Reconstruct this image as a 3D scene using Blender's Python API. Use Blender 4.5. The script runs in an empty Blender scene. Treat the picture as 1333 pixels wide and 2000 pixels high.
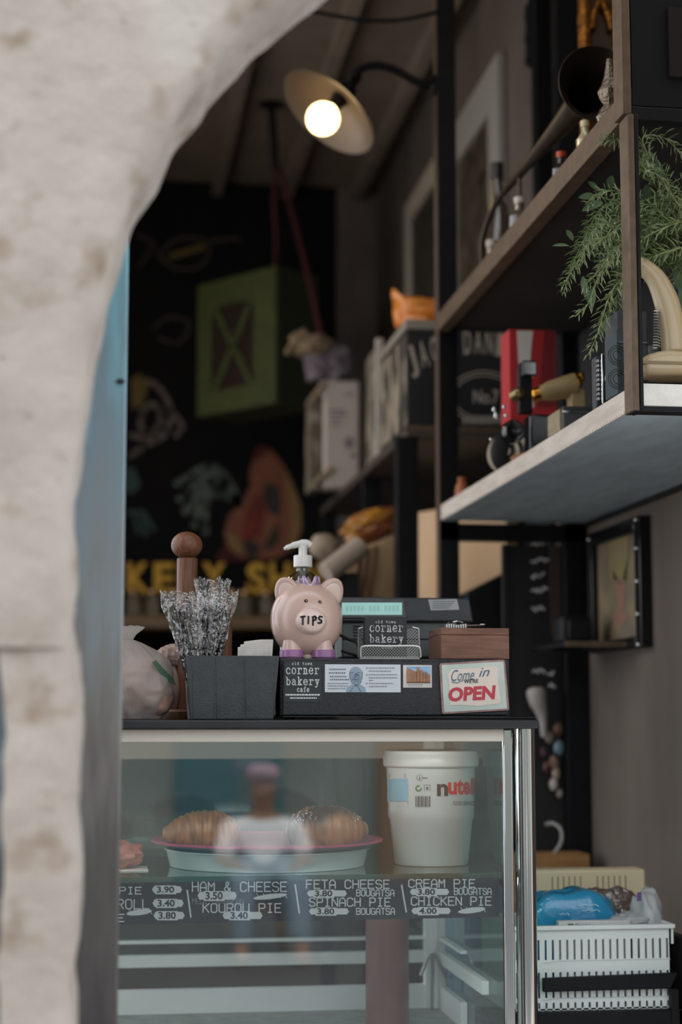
import bpy, bmesh, math, random
from mathutils import Vector, Matrix, noise
random.seed(7)
S = bpy.context.scene
COL = S.collection
PI = math.pi

# ------------------------------------------------------------------ camera, sky, exposure
H = 1.35                                   # eye height
FP, CX, CY = 3400.0, 666.5, 1000.0         # focal length in pixels of the 1333x2000 frame
PITCH, YAW = math.atan(400/3400), math.radians(7.75)
FWD = Vector((math.sin(YAW)*math.cos(PITCH), math.cos(YAW)*math.cos(PITCH), math.sin(PITCH)))
RGT = Vector((math.cos(YAW), -math.sin(YAW), 0))
UPV = RGT.cross(FWD)
EYE = Vector((0, 0, H))
cam = bpy.data.cameras.new('camera'); cam_o = bpy.data.objects.new('camera', cam); COL.objects.link(cam_o)
cam.sensor_fit = 'VERTICAL'; cam.sensor_height = 36; cam.sensor_width = 24; cam.lens = FP/2000*36
cam_o.location = EYE; cam_o.rotation_euler = (PI/2+PITCH, 0, -YAW)
cam.dof.use_dof = True; cam.dof.focus_distance = 3.12; cam.dof.aperture_fstop = 2.2
cam.clip_start = 0.05
S.camera = cam_o
W = bpy.data.worlds.new('sky'); S.world = W; W.use_nodes = True
wn = W.node_tree.nodes; wl = W.node_tree.links
bg = wn['Background']; bg.inputs['Color'].default_value = (0.90, 0.94, 1.0, 1); bg.inputs['Strength'].default_value = 1.0
sun = bpy.data.lights.new('sun', 'SUN'); sun.energy = 3.0; sun.angle = math.radians(.6); sun.color = (1.0, .94, .85)
sun_o = bpy.data.objects.new('sun', sun); COL.objects.link(sun_o); sun_o.rotation_euler = (math.radians(-40), math.radians(6), 0)   # high behind the shop: lights only the street
S.view_settings.view_transform = 'Standard'; S.view_settings.look = 'None'
S.view_settings.gamma = 1; S.view_settings.use_curve_mapping = False
S.view_settings.exposure = 1.22

def ray(px, py): return FWD*FP + RGT*(px-CX) - UPV*(py-CY)
def P(px, py, Y):                          # point of the plane y = Y seen at a pixel
    d = ray(px, py); return EYE + d*(Y/d.y)
def PX(px, py, X):
    d = ray(px, py); return EYE + d*(X/d.x)
def PZ(px, py, Z):
    d = ray(px, py); return EYE + d*((Z-H)/d.z)
def MM(Y): return Y/FP                      # metres per pixel at depth Y

# ------------------------------------------------------------------ materials
def lin(h):
    h = h.lstrip('#'); c = [int(h[i:i+2], 16)/255 for i in (0, 2, 4)]
    return tuple(x/12.92 if x <= 0.04045 else ((x+0.055)/1.055)**2.4 for x in c)+(1,)
MATS = {}
def mat(name, col, rough=0.5, metal=0.0, col2=None, scale=20, detail=4, lo=0.35, hi=0.65, bump=0, bscale=60, stretch=None, emit=0, trans=0, alpha=1, coat=0, sss=0, spec=None):
    if name in MATS: return MATS[name]
    m = bpy.data.materials.new(name); m.use_nodes = True; nt = m.node_tree; b = nt.nodes['Principled BSDF']
    b.inputs['Base Color'].default_value = lin(col); b.inputs['Roughness'].default_value = rough; b.inputs['Metallic'].default_value = metal
    if spec is not None: b.inputs['Specular IOR Level'].default_value = spec
    if coat: b.inputs['Coat Weight'].default_value = coat
    if trans: b.inputs['Transmission Weight'].default_value = trans
    if sss: b.inputs['Subsurface Weight'].default_value = sss; b.inputs['Subsurface Radius'].default_value = (0.01, 0.006, 0.004)
    if alpha < 1: b.inputs['Alpha'].default_value = alpha
    if emit: b.inputs['Emission Color'].default_value = lin(col); b.inputs['Emission Strength'].default_value = emit
    tc = nt.nodes.new('ShaderNodeTexCoord')
    src = tc.outputs['Object']
    if stretch:
        mp = nt.nodes.new('ShaderNodeMapping'); mp.inputs['Scale'].default_value = stretch
        nt.links.new(src, mp.inputs['Vector']); src = mp.outputs['Vector']
    if col2:
        n = nt.nodes.new('ShaderNodeTexNoise'); n.inputs['Scale'].default_value = scale; n.inputs['Detail'].default_value = detail
        nt.links.new(src, n.inputs['Vector'])
        r = nt.nodes.new('ShaderNodeValToRGB'); r.color_ramp.elements[0].position = lo; r.color_ramp.elements[1].position = hi
        r.color_ramp.elements[0].color = lin(col); r.color_ramp.elements[1].color = lin(col2)
        nt.links.new(n.outputs['Fac'], r.inputs['Fac']); nt.links.new(r.outputs['Color'], b.inputs['Base Color'])
    if bump:
        n2 = nt.nodes.new('ShaderNodeTexNoise'); n2.inputs['Scale'].default_value = bscale; n2.inputs['Detail'].default_value = 5
        nt.links.new(src, n2.inputs['Vector'])
        bp = nt.nodes.new('ShaderNodeBump'); bp.inputs['Strength'].default_value = bump; bp.inputs['Distance'].default_value = 0.004
        nt.links.new(n2.outputs['Fac'], bp.inputs['Height']); nt.links.new(bp.outputs['Normal'], b.inputs['Normal'])
    MATS[name] = m; return m

def glass_mat(name, tint='#ffffff', f0=0.045, rough=0.0, diffuse_mix=0.0, diffuse_col='#cfd8dc', bump=0, bscale=40):
    if name in MATS: return MATS[name]
    m = bpy.data.materials.new(name); m.use_nodes = True; nt = m.node_tree; N = nt.nodes; L = nt.links
    N.remove(N['Principled BSDF']); out = N['Material Output']
    tr = N.new('ShaderNodeBsdfTransparent'); tr.inputs['Color'].default_value = lin(tint)
    gl = N.new('ShaderNodeBsdfGlossy'); gl.inputs['Roughness'].default_value = rough
    lw = N.new('ShaderNodeLayerWeight'); lw.inputs['Blend'].default_value = 0.5
    pw = N.new('ShaderNodeMath'); pw.operation = 'POWER'; pw.inputs[1].default_value = 5; L.new(lw.outputs['Facing'], pw.inputs[0])
    ma = N.new('ShaderNodeMath'); ma.operation = 'MULTIPLY_ADD'; ma.inputs[1].default_value = 1-f0; ma.inputs[2].default_value = f0
    L.new(pw.outputs[0], ma.inputs[0])
    mx = N.new('ShaderNodeMixShader'); L.new(ma.outputs[0], mx.inputs['Fac']); L.new(tr.outputs[0], mx.inputs[1]); L.new(gl.outputs[0], mx.inputs[2])
    last = mx.outputs[0]
    if bump:
        tc = N.new('ShaderNodeTexCoord'); n2 = N.new('ShaderNodeTexNoise'); n2.inputs['Scale'].default_value = bscale; L.new(tc.outputs['Object'], n2.inputs['Vector'])
        bp = N.new('ShaderNodeBump'); bp.inputs['Strength'].default_value = bump; bp.inputs['Distance'].default_value = 0.01
        L.new(n2.outputs['Fac'], bp.inputs['Height']); L.new(bp.outputs['Normal'], gl.inputs['Normal'])
    if diffuse_mix:  # share of plain diffuse mixed over the clear glass
        df = N.new('ShaderNodeBsdfDiffuse'); df.inputs['Color'].default_value = lin(diffuse_col)
        m2 = N.new('ShaderNodeMixShader'); m2.inputs['Fac'].default_value = diffuse_mix
        L.new(last, m2.inputs[1]); L.new(df.outputs[0], m2.inputs[2]); last = m2.outputs[0]
    L.new(last, out.inputs['Surface']); MATS[name] = m; return m

M = dict(
 stone=None,
 black_steel=mat('black_steel', '#090a0e', 0.5, 0.0, '#0e0f13', 30, spec=.22, bump=0.15, bscale=120),
 brown_steel=mat('brown_steel', '#5a4a3a', 0.55, 0.35, '#6b5846', 40, bump=0.2, bscale=90),
 black=mat('black_plain', '#0d0d10', 0.6, spec=.3), black_gloss=mat('black_gloss', '#0e0e12', 0.22),
 chrome=mat('chrome', '#c9cbcc', 0.12, 1.0), steel=mat('brushed_steel', '#b4b6b6', 0.35, 1.0, '#9a9c9e', 8, stretch=(1, 1, 30)),
 silver=mat('silver_metal', '#b9bab8', 0.3, 0.9), white_plastic=mat('white_plastic', '#e2e2de', 0.35),
 white_paint=mat('white_paint', '#cfc9c0', 0.6, 0, '#b9b2a8', 25, bump=0.2), cream=mat('cream_plastic', '#c3b08d', 0.35, coat=0.3),
 wood=mat('walnut_wood', '#5f3a24', 0.45, 0, '#7d5236', 14, stretch=(14, 14, 1.2), bump=0.1),
 woodbox=mat('brown_wood', '#64412f', 0.5, 0, '#7d5744', 10, stretch=(1.5, 8, 14), bump=0.1),
 paper=mat('white_paper', '#d8d4cf', 0.8, 0, '#c4bfba', 60), ink=mat('black_ink', '#15161a', 0.6),
 white_ink=mat('white_ink', '#d9dcdb', 0.7),
)

# ------------------------------------------------------------------ mesh helpers
class MB:
    def __init__(s): s.v = []; s.f = []; s.T = Matrix.Identity(4)
    def add(s, vs, fs):
        o = len(s.v); s.v += [s.T @ Vector(v) for v in vs]; s.f += [tuple(i+o for i in f) for f in fs]; return s
    def box(s, x0, x1, y0, y1, z0, z1):
        return s.add([(x0,y0,z0),(x1,y0,z0),(x1,y1,z0),(x0,y1,z0),(x0,y0,z1),(x1,y0,z1),(x1,y1,z1),(x0,y1,z1)],
                     [(0,3,2,1),(4,5,6,7),(0,1,5,4),(1,2,6,5),(2,3,7,6),(3,0,4,7)])
    def hexa(s, bot, top):                  # four bottom points, four top points, same winding
        return s.add(list(bot)+list(top), [(0,3,2,1),(4,5,6,7),(0,1,5,4),(1,2,6,5),(2,3,7,6),(3,0,4,7)])
    def tube(s, pts, r, seg=10, caps=True):
        pts = [Vector(p) for p in pts]; n = len(pts); rs = r if isinstance(r, (list, tuple)) else [r]*n
        vs = []; ref = None
        for i, p in enumerate(pts):
            t = (pts[min(i+1, n-1)]-pts[max(i-1, 0)]).normalized()
            if ref is None: ref = t.orthogonal().normalized()
            ref = (ref - t*ref.dot(t)).normalized(); b = t.cross(ref)
            vs += [p + (ref*math.cos(2*PI*k/seg) + b*math.sin(2*PI*k/seg))*rs[i] for k in range(seg)]
        fs = [(i*seg+k, i*seg+(k+1) % seg, (i+1)*seg+(k+1) % seg, (i+1)*seg+k) for i in range(n-1) for k in range(seg)]
        if caps: fs += [tuple(reversed(range(seg))), tuple(range((n-1)*seg, n*seg))]
        return s.add(vs, fs)
    def lathe(s, prof, org, axis=(0, 0, 1), seg=32, closed=False):
        ax = Vector(axis).normalized(); u = ax.orthogonal().normalized(); w = ax.cross(u); org = Vector(org)
        vs = []
        for r, h in prof:
            vs += [org + ax*h + (u*math.cos(2*PI*k/seg)+w*math.sin(2*PI*k/seg))*max(r, 1e-5) for k in range(seg)]
        n = len(prof)
        fs = [(i*seg+k, i*seg+(k+1) % seg, (i+1)*seg+(k+1) % seg, (i+1)*seg+k) for i in range(n-1) for k in range(seg)]
        if closed: fs += [((n-1)*seg+k, (n-1)*seg+(k+1) % seg, (k+1) % seg, k) for k in range(seg)]
        else: fs += [tuple(reversed(range(seg))), tuple(range((n-1)*seg, n*seg))]
        return s.add(vs, fs)
    def prism(s, pts, d):                   # 3D outline extruded by vector d
        pts = [Vector(p) for p in pts]; d = Vector(d); n = len(pts)
        return s.add(pts+[p+d for p in pts], [tuple(reversed(range(n))), tuple(range(n, 2*n))]+[(i, (i+1) % n, n+(i+1) % n, n+i) for i in range(n)])
    def blob(s, c, r, amp=0, freq=8, nu=28, nv=18, rot=None, pw=1.0, seed=0):
        c = Vector(c); vs = []; R = rot or Matrix.Identity(3)
        def sp(t): return math.copysign(abs(t)**pw, t)
        for j in range(nv+1):
            th = PI*j/nv
            for i in range(nu):
                ph = 2*PI*i/nu
                d = Vector((sp(math.sin(th))*sp(math.cos(ph)), sp(math.sin(th))*sp(math.sin(ph)), sp(math.cos(th))))
                k = 1 + (amp*noise.noise(d*freq*0.3+Vector((seed, seed*2.3, 1))) if amp else 0)
                vs.append(c + R @ Vector((d.x*r[0]*k, d.y*r[1]*k, d.z*r[2]*k)))
        fs = [(j*nu+i, (j+1)*nu+i, (j+1)*nu+(i+1) % nu, j*nu+(i+1) % nu) for j in range(nv) for i in range(nu)]
        return s.add(vs, fs)
    def flat(s, pts): return s.add(pts, [tuple(range(len(pts)))])
    def grid(s, fn, nu, nv):
        vs = [fn(i/nu, j/nv) for j in range(nv+1) for i in range(nu+1)]
        return s.add(vs, [(j*(nu+1)+i, j*(nu+1)+i+1, (j+1)*(nu+1)+i+1, (j+1)*(nu+1)+i) for j in range(nv) for i in range(nu)])
    def ribbon(s, poly, w, pf):             # flat stroke in pixel space, mapped to the surface by pf
        n = len(poly)
        for i in range(n-1):
            a = Vector(poly[i]); b = Vector(poly[i+1]); t = (b-a)
            if t.length < 1e-6: continue
            t.normalize(); nrm = Vector((-t.y, t.x))*w/2; a2 = a - t*w*0.35; b2 = b + t*w*0.35
            s.add([pf(*q) for q in (a2+nrm, a2-nrm, b2-nrm, b2+nrm)], [(0, 1, 2, 3)])
        return s

ROOT = {}
def link(name, mb, m, parent=None, smooth=True, bevel=0, seg=2, sub=0, origin=None, angle=35):
    me = bpy.data.meshes.new(name)
    if parent is not None: org = ROOT[parent.name]
    elif origin is not None: org = Vector(origin)
    else:
        xs = [v.x for v in mb.v]; ys = [v.y for v in mb.v]; zs = [v.z for v in mb.v]
        org = Vector(((min(xs)+max(xs))/2, (min(ys)+max(ys))/2, min(zs)))
    me.from_pydata([tuple(v-org) for v in mb.v], [], mb.f); me.update()
    bm = bmesh.new(); bm.from_mesh(me); bmesh.ops.recalc_face_normals(bm, faces=bm.faces); bm.to_mesh(me); bm.free()
    o = bpy.data.objects.new(name, me); COL.objects.link(o)
    for mm in (m if isinstance(m, list) else [m]): me.materials.append(mm)
    if parent is not None: o.parent = parent
    else: o.location = org
    ROOT[o.name] = org
    if bevel:
        b = o.modifiers.new('bevel', 'BEVEL'); b.width = bevel; b.segments = seg; b.limit_method = 'ANGLE'; b.angle_limit = math.radians(40)
    if sub:
        b = o.modifiers.new('sub', 'SUBSURF'); b.levels = sub; b.render_levels = sub
    if smooth:
        me.shade_smooth() if hasattr(me, 'shade_smooth') else None
        try: me.set_sharp_from_angle(angle=math.radians(angle))
        except Exception: pass
    return o
def tag(o, label, cat, group=None, kind=None):
    if label: o['label'] = label
    if cat: o['category'] = cat
    if group: o['group'] = group
    if kind: o['kind'] = kind
    return o
def thing(name, label, cat, loc, group=None):
    o = bpy.data.objects.new(name, None); o.empty_display_size = 0.05; COL.objects.link(o); o.location = loc; ROOT[o.name] = Vector(loc)
    return tag(o, label, cat, group)
def struct(name, mb, m, **k):
    o = link(name, mb, m, **k); o['kind'] = 'structure'; return o
def dup(root, loc, label, group=None):
    r = root.copy(); COL.objects.link(r); r.location = loc; r['label'] = label
    if group: r['group'] = group
    for ch in list(root.children):
        c = ch.copy(); COL.objects.link(c); c.parent = r
        for g in ch.children:
            d = g.copy(); COL.objects.link(d); d.parent = c
    return r

# stroke lettering ---------------------------------------------------
UP = {
'A': [[(0,0),(0,4.2),(1.2,6),(2.8,6),(4,4.2),(4,0)],[(0,2.4),(4,2.4)]],
'B': [[(0,0),(0,6),(3,6),(4,5.3),(4,4),(3,3.2),(0,3.2)],[(3,3.2),(4,2.4),(4,.8),(3,0),(0,0)]],
'C': [[(4,4.8),(4,5.2),(3,6),(1,6),(0,5),(0,1),(1,0),(3,0),(4,.8),(4,1.2)]],
'D': [[(0,0),(0,6),(2.8,6),(4,5),(4,1),(2.8,0),(0,0)]],
'E': [[(4,6),(0,6),(0,0),(4,0)],[(0,3.1),(3.2,3.1)]],
'F': [[(4,6),(0,6),(0,0)],[(0,3.1),(3.2,3.1)]],
'G': [[(4,5),(3,6),(1,6),(0,5),(0,1),(1,0),(3,0),(4,1),(4,2.7),(2.3,2.7)]],
'H': [[(0,0),(0,6)],[(4,0),(4,6)],[(0,3.1),(4,3.1)]],
'I': [[(2,0),(2,6)],[(.8,6),(3.2,6)],[(.8,0),(3.2,0)]],
'K': [[(0,0),(0,6)],[(4,6),(0,2.6)],[(1.2,3.5),(4,0)]],
'L': [[(0,6),(0,0),(4,0)]],
'M': [[(0,0),(0,6),(2,3),(4,6),(4,0)]],
'N': [[(0,0),(0,6),(4,0),(4,6)]],
'O': [[(0,1),(0,5),(1,6),(3,6),(4,5),(4,1),(3,0),(1,0),(0,1)]],
'P': [[(0,0),(0,6),(3,6),(4,5.2),(4,3.6),(3,2.8),(0,2.8)]],
'R': [[(0,0),(0,6),(3,6),(4,5.2),(4,3.8),(3,3),(0,3)],[(2.2,3),(4,0)]],
'S': [[(4,5),(3,6),(1,6),(0,5.2),(0,4),(1,3.2),(3,2.9),(4,2),(4,.8),(3,0),(1,0),(0,1)]],
'T': [[(0,6),(4,6)],[(2,6),(2,0)]],
'U': [[(0,6),(0,1),(1,0),(3,0),(4,1),(4,6)]],
'W': [[(0,6),(1,0),(2,4),(3,0),(4,6)]],
'Y': [[(0,6),(2,3),(4,6)],[(2,3),(2,0)]],
'&': [[(4,0),(1,4.2),(1,5.2),(1.7,6),(2.5,6),(3,5.2),(2.6,4.2),(.4,2.4),(0,1.2),(1,0),(2.2,0),(4,2.2)]],
' ': [],
"'": [[(2,6),(2,4.6)]],
}
LO = {
'c': [[(3.6,3.2),(3.4,3.8),(2.6,4.2),(1.4,4.2),(.4,3.2),(.2,2),(.6,.8),(1.6,0),(2.8,0),(3.8,.8)],[(3.6,3.6),(3.6,2.9)]],
'o': [[(1.4,4.2),(2.6,4.2),(3.6,3.2),(3.9,2),(3.6,.9),(2.6,0),(1.4,0),(.4,.9),(.1,2),(.4,3.2),(1.4,4.2)]],
'r': [[(0,4.1),(1.1,4.1),(1.1,0)],[(0,0),(2.5,0)],[(1.1,2.8),(2,3.9),(3,4.2),(3.8,3.9),(3.8,3.2)]],
'n': [[(0,4.1),(.9,4.1),(.9,0)],[(0,0),(1.8,0)],[(.9,3),(1.8,4.1),(2.6,4.1),(3.2,3.2),(3.2,0)],[(2.3,0),(4.1,0)]],
'e': [[(.2,2.2),(3.8,2.2),(3.6,3.3),(2.6,4.2),(1.4,4.2),(.4,3.2),(.1,2),(.5,.8),(1.5,0),(2.7,0),(3.7,.8)]],
'b': [[(-.1,6.2),(.8,6.2),(.8,0)],[(.8,3.2),(1.8,4.1),(2.8,4.1),(3.7,3),(3.8,1.8),(3.4,.8),(2.6,0),(1.7,0),(.8,.9)]],
'a': [[(.5,3.4),(1.2,4.2),(2.4,4.2),(3.1,3.4),(3.1,.4),(3.5,0),(4.1,0)],[(3.1,2.4),(1.4,2.4),(.3,1.7),(.2,.9),(.9,0),(1.9,0),(3.1,1)]],
'k': [[(0,6.2),(.9,6.2),(.9,0)],[(0,0),(1.8,0)],[(.9,1.6),(3.2,4.1)],[(2.4,4.1),(4,4.1)],[(1.7,2.4),(3.4,0)],[(2.5,0),(4.2,0)]],
'y': [[(.7,4.1),(2.1,.3)],[(3.4,4.1),(1.8,-1.2),(1,-1.9),(.2,-1.7)],[(0,4.1),(1.5,4.1)],[(2.6,4.1),(4.1,4.1)]],
'l': [[(1,6.2),(2,6.2),(2,0)],[(.8,0),(3.2,0)]],
'd': [[(2.4,6.2),(3.3,6.2),(3.3,0),(4.1,0)],[(3.3,3),(2.3,4.1),(1.3,4.1),(.4,3),(.2,1.9),(.6,.8),(1.4,0),(2.2,0),(3.3,1)]],
't': [[(1.6,5.4),(1.6,.8),(2.2,0),(3,0),(3.6,.7)],[(.5,4.1),(3.3,4.1)]],
'w': [[(.4,4.1),(1.1,0),(2,3.4),(2.9,0),(3.6,4.1)],[(-.1,4.1),(1,4.1)],[(3,4.1),(4.1,4.1)]],
'f': [[(3.5,5.4),(2.8,6.1),(2,5.6),(1.8,4.6),(1.8,0)],[(.6,4.1),(3.1,4.1)],[(.8,0),(3,0)]],
' ': [],
}
def stext(mb, txt, x0, x1, ytop, ybot, w, pf, font=UP, cap=6.0, gap=1.5):
    n = len(txt); tot = n*4+(n-1)*gap; sx = (x1-x0)/tot; sy = (ybot-ytop)/cap
    for i, ch in enumerate(txt):
        for pl in font.get(ch, []):
            mb.ribbon([(x0+(i*(4+gap)+a)*sx, ybot-b*sy) for a, b in pl], w, pf)
_gc = {}
def glyphs(txt, off=0.0, shear=0.0, sp=1.0):
    key = (txt, off, shear, sp)
    if key not in _gc:
        cu = bpy.data.curves.new('t', 'FONT'); cu.body = txt; cu.offset = off; cu.shear = shear; cu.space_character = sp; cu.resolution_u = 3
        o = bpy.data.objects.new('t', cu); COL.objects.link(o); bpy.context.view_layer.update()
        me = bpy.data.meshes.new_from_object(o.evaluated_get(bpy.context.evaluated_depsgraph_get()))
        vs = [(v.co.x, v.co.y) for v in me.vertices]; fs = [tuple(p.vertices) for p in me.polygons]
        bpy.data.objects.remove(o); bpy.data.curves.remove(cu); bpy.data.meshes.remove(me)
        xs = [v[0] for v in vs]; ys = [v[1] for v in vs]
        _gc[key] = ([((x-min(xs))/(max(xs)-min(xs)), (y-min(ys))/(max(ys)-min(ys))) for x, y in vs], fs)
    return _gc[key]
def gtext(mb, txt, x0, x1, ytop, ybot, pf, off=0.0, shear=0.0, sp=1.0, rise=0.0):
    vs, fs = glyphs(txt, off, shear, sp)
    mb.add([pf(x0+u*(x1-x0), ybot-v*(ybot-ytop)-rise*u) for u, v in vs], fs)
def onY(Y): return lambda x, y: P(x, y, Y)
def rect(mb, x0, x1, y0, y1, pf): mb.flat([pf(x0, y1), pf(x1, y1), pf(x1, y0), pf(x0, y0)])
def ell(mb, cx, cy, rx, ry, pf, n=24, rot=0):
    mb.flat([pf(cx+rx*math.cos(t)*math.cos(rot)-ry*math.sin(t)*math.sin(rot), cy+rx*math.cos(t)*math.sin(rot)+ry*math.sin(t)*math.cos(rot)) for t in [2*PI*k/n for k in range(n)]])
def poly(mb, pts, pf): mb.flat([pf(*p) for p in pts])
def slab(mb, px0, px1, py0, py1, Y0, Y1):   # box whose front face covers a pixel rectangle at depth Y0
    a = P(px0, py1, Y0); b = P(px1, py0, Y0); mb.box(a.x, b.x, Y0, Y1, a.z, b.z)
def spline(pts, n=8):
    out = []; pts = [Vector(p) for p in pts]
    for i in range(len(pts)-1):
        p0 = pts[max(i-1, 0)]; p1 = pts[i]; p2 = pts[i+1]; p3 = pts[min(i+2, len(pts)-1)]
        for k in range(n):
            t = k/n
            out.append(0.5*((2*p1)+(p2-p0)*t+(2*p0-5*p1+4*p2-p3)*t*t+(3*p1-p0-3*p2+p3)*t**3))
    return out+[pts[-1]]

XW = 1.33                                   # the right wall
YB = 8.46                                   # the back wall
ZC = 4.0                                    # ceiling
XS = 0.912                                  # aisle side of the shelving
# ------------------------------------------------------------------ the setting
plaster = mat('grey_plaster', '#50473f', 0.85, 0, '#675c54', 3.5, 8, 0.3, 0.7, bump=0.3, bscale=25, stretch=(1, 1, 0.5))
ceil_m = mat('ceiling_board', '#7c6e64', 0.85, 0, '#8b7c70', 6)
dark_wall = mat('dark_wall', '#6a605a', 0.9, 0, '#766b64', 5)
b = MB().box(-1.2, XW, 2.16, YB+.1, -.05, 0); struct('floor', b, mat('floor_tile', '#5a5552', 0.6, 0, '#6b6561', 4))
YSF = 2.84
b = MB().box(-1.3, XW+.6, YSF, YB+.1, ZC, ZC+.1)
for x in (-.9, -.55, -.2, .15, .5, .85, 1.2): b.box(x, x+.05, YSF+.1, YB, ZC-.07, ZC)
struct('ceiling', b, ceil_m)
b = MB().box(XW, XW+.6, YSF, YB, 0, ZC); struct('wall_right', b, plaster)
b = MB().box(-1.3, -1.2, 2.95, YB, 0, .85); b.box(-1.3, -1.2, 2.95, YB, 3.45, ZC); b.box(-1.3, -1.2, 2.95, 3.2, .85, 3.45); b.box(-1.3, -1.2, 6.6, YB, .85, 3.45); struct('wall_left', b, dark_wall)   # unseen side, window opening added to let more daylight in
b = MB().box(-1.3, XW+.6, YB, YB+.1, 0, ZC); struct('wall_back', b, dark_wall)

# stone arch -----------------------------------------------------------
stone = bpy.data.materials.new('limestone'); stone.use_nodes = True
nt = stone.node_tree; bs = nt.nodes['Principled BSDF']; bs.inputs['Roughness'].default_value = 0.9; bs.inputs['Specular IOR Level'].default_value = 0.2
tc = nt.nodes.new('ShaderNodeTexCoord')
def nz(sc, det): n = nt.nodes.new('ShaderNodeTexNoise'); n.inputs['Scale'].default_value = sc; n.inputs['Detail'].default_value = det; nt.links.new(tc.outputs['Object'], n.inputs['Vector']); return n
def rmp(n, p0, c0, p1, c1):
    r = nt.nodes.new('ShaderNodeValToRGB'); e = r.color_ramp.elements; e[0].position = p0; e[1].position = p1; e[0].color = lin(c0); e[1].color = lin(c1); nt.links.new(n.outputs['Fac'], r.inputs['Fac']); return r
r1 = rmp(nz(7, 6), .3, '#9b9187', .7, '#aea69e'); r2 = rmp(nz(16, 5), .56, '#ffffff', .74, '#bfa78c'); r3 = rmp(nz(60, 3), .66, '#ffffff', .78, '#9c8d7e')
mA = nt.nodes.new('ShaderNodeMix'); mA.data_type = 'RGBA'; mA.blend_type = 'MULTIPLY'; mA.inputs['Factor'].default_value = 0.8
nt.links.new(r1.outputs[0], mA.inputs['A']); nt.links.new(r2.outputs[0], mA.inputs['B'])
mB_ = nt.nodes.new('ShaderNodeMix'); mB_.data_type = 'RGBA'; mB_.blend_type = 'MULTIPLY'; mB_.inputs['Factor'].default_value = 0.6
nt.links.new(mA.outputs['Result'], mB_.inputs['A']); nt.links.new(r3.outputs[0], mB_.inputs['B']); nt.links.new(mB_.outputs['Result'], bs.inputs['Base Color'])
bp = nt.nodes.new('ShaderNodeBump'); bp.inputs['Strength'].default_value = 0.55; bp.inputs['Distance'].default_value = 0.02
nt.links.new(nz(22, 8).outputs['Fac'], bp.inputs['Height']); nt.links.new(bp.outputs['Normal'], bs.inputs['Normal'])
M['stone'] = stone
Y0, Y1 = 1.95, 2.15
edge_px = [(640,0),(600,40),(560,76),(500,122),(455,166),(405,215),(385,250),(345,300),(325,345),(290,410),(262,455),(245,520),(225,590),(205,660),(185,740),(170,830),(160,920),(152,1010),(148,1100),(146,1200),(147,1277)]
arc = [P(x, y, Y1) for x, y in edge_px]; arc = [(p.x, p.z) for p in arc]
top_x, top_z = arc[0]
cxA = 0.97
full = []                                    # from the right springing over the crown to the left springing
crown = 2.50
a0 = math.atan2(top_z-1.45, top_x-cxA)
for k in range(0, 25):
    t = k/24*(a0-0.05)
    rr = math.hypot(top_x-cxA, top_z-1.45)
    full.append((cxA+rr*math.cos(t), 1.45+rr*math.sin(t)))
sp2 = spline([(x, 0, z) for x, z in arc], 6); left = [(p.x, p.z) for p in sp2]
full = full + left
def arch_mesh(curve, outer, nm, m, seed, yo=0.0):
    b = MB(); n = len(curve)
    prof = [(d, None) for d in outer]         # front face distances outward
    rows = []
    for i, (x, z) in enumerate(curve):
        x0, z0 = curve[max(i-1, 0)]; x1, z1 = curve[min(i+1, n-1)]
        t = Vector((x1-x0, z1-z0)).normalized(); nrm = Vector((t.y, -t.x))   # outward
        c = Vector((cxA, 1.2))
        if nrm.dot(Vector((x, z))-c) < 0: nrm = -nrm
        if x < .3 and z < 1.75: nrm = nrm.lerp(Vector((-1, 0)), min(1, (1.75-z)/.25)).normalized()
        row = []
        def pt(d, y, ro):
            jit = noise.noise(Vector((x*9+seed, z*9, y*9)))*0.009*ro
            jit2 = noise.noise(Vector((x*23+seed, z*23, y*23)))*0.005*ro
            q = Vector((x, z)) + nrm*(d+jit+jit2)
            yy = y + noise.noise(Vector((q.x*7, q.y*7, seed)))*0.008*ro
            row.append(Vector((q.x, yy, q.y)))
        for d in reversed(outer): pt(d, Y0+yo, 1 if d < .5 else 0)
        for k in range(1, 6):                 # rounded arris
            a = k/6*PI/2; pt(0.03*(1-math.sin(a)), Y0+yo+0.03*(1-math.cos(a)), 1)
        for y in (Y0+.05, Y0+.09, Y0+.13, Y0+.17): pt(0, y+yo, 1)
        for k in range(0, 4):
            a = k/3*PI/2; pt(0.02*(1-math.cos(a)), Y1-.02+.02*math.sin(a), 1)
        pt(1.6 if outer[-1] > 1 else outer[-1], Y1, 0)
        rows.append(row)
    k = len(rows[0]); vs = [p for r in rows for p in r]
    fs = [(i*k+j, i*k+j+1, (i+1)*k+j+1, (i+1)*k+j) for i in range(len(rows)-1) for j in range(k-1)]
    b.add(vs, fs); return struct(nm, b, m, angle=80)
arch_mesh(full, [.03, .06, .1, .15, .22, .3, .4, .55, .8, 1.6], 'wall_front', stone, 1.3)
jl = [P(x, y, Y1) for x, y in ((151,1276),(156,1310),(160,1400),(159,1500),(158,1700),(156,1850),(152,2000))]
jl = [(p.x, p.z) for p in jl]+[(jl[-1].x, .4), (jl[-1].x, 0)]
sj = spline([(x, 0, z) for x, z in jl], 6)
xl = P(6, 1600, Y0).x
arch_mesh([(p.x, p.z) for p in sj], [.03, .045, .06, jl[3][0]-xl], 'trim_1', stone, 5.1, 0.004)
pz = P(80, 1276, Y0).z
struct('trim_2', MB().box(-1.6, xl-.002, Y0+.03, Y1, 0, pz-.003), mat('dark_board_blue', '#2e3236', 0.8, 0, '#5a6a72', 5, stretch=(3, 3, .8)))  # dark board with bluish patches left of the jamb
struct('trim_3', MB().box(1.97, 3.4, Y0, Y1, 0, 1.46), stone)
# fill of the front wall above the arch

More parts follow.
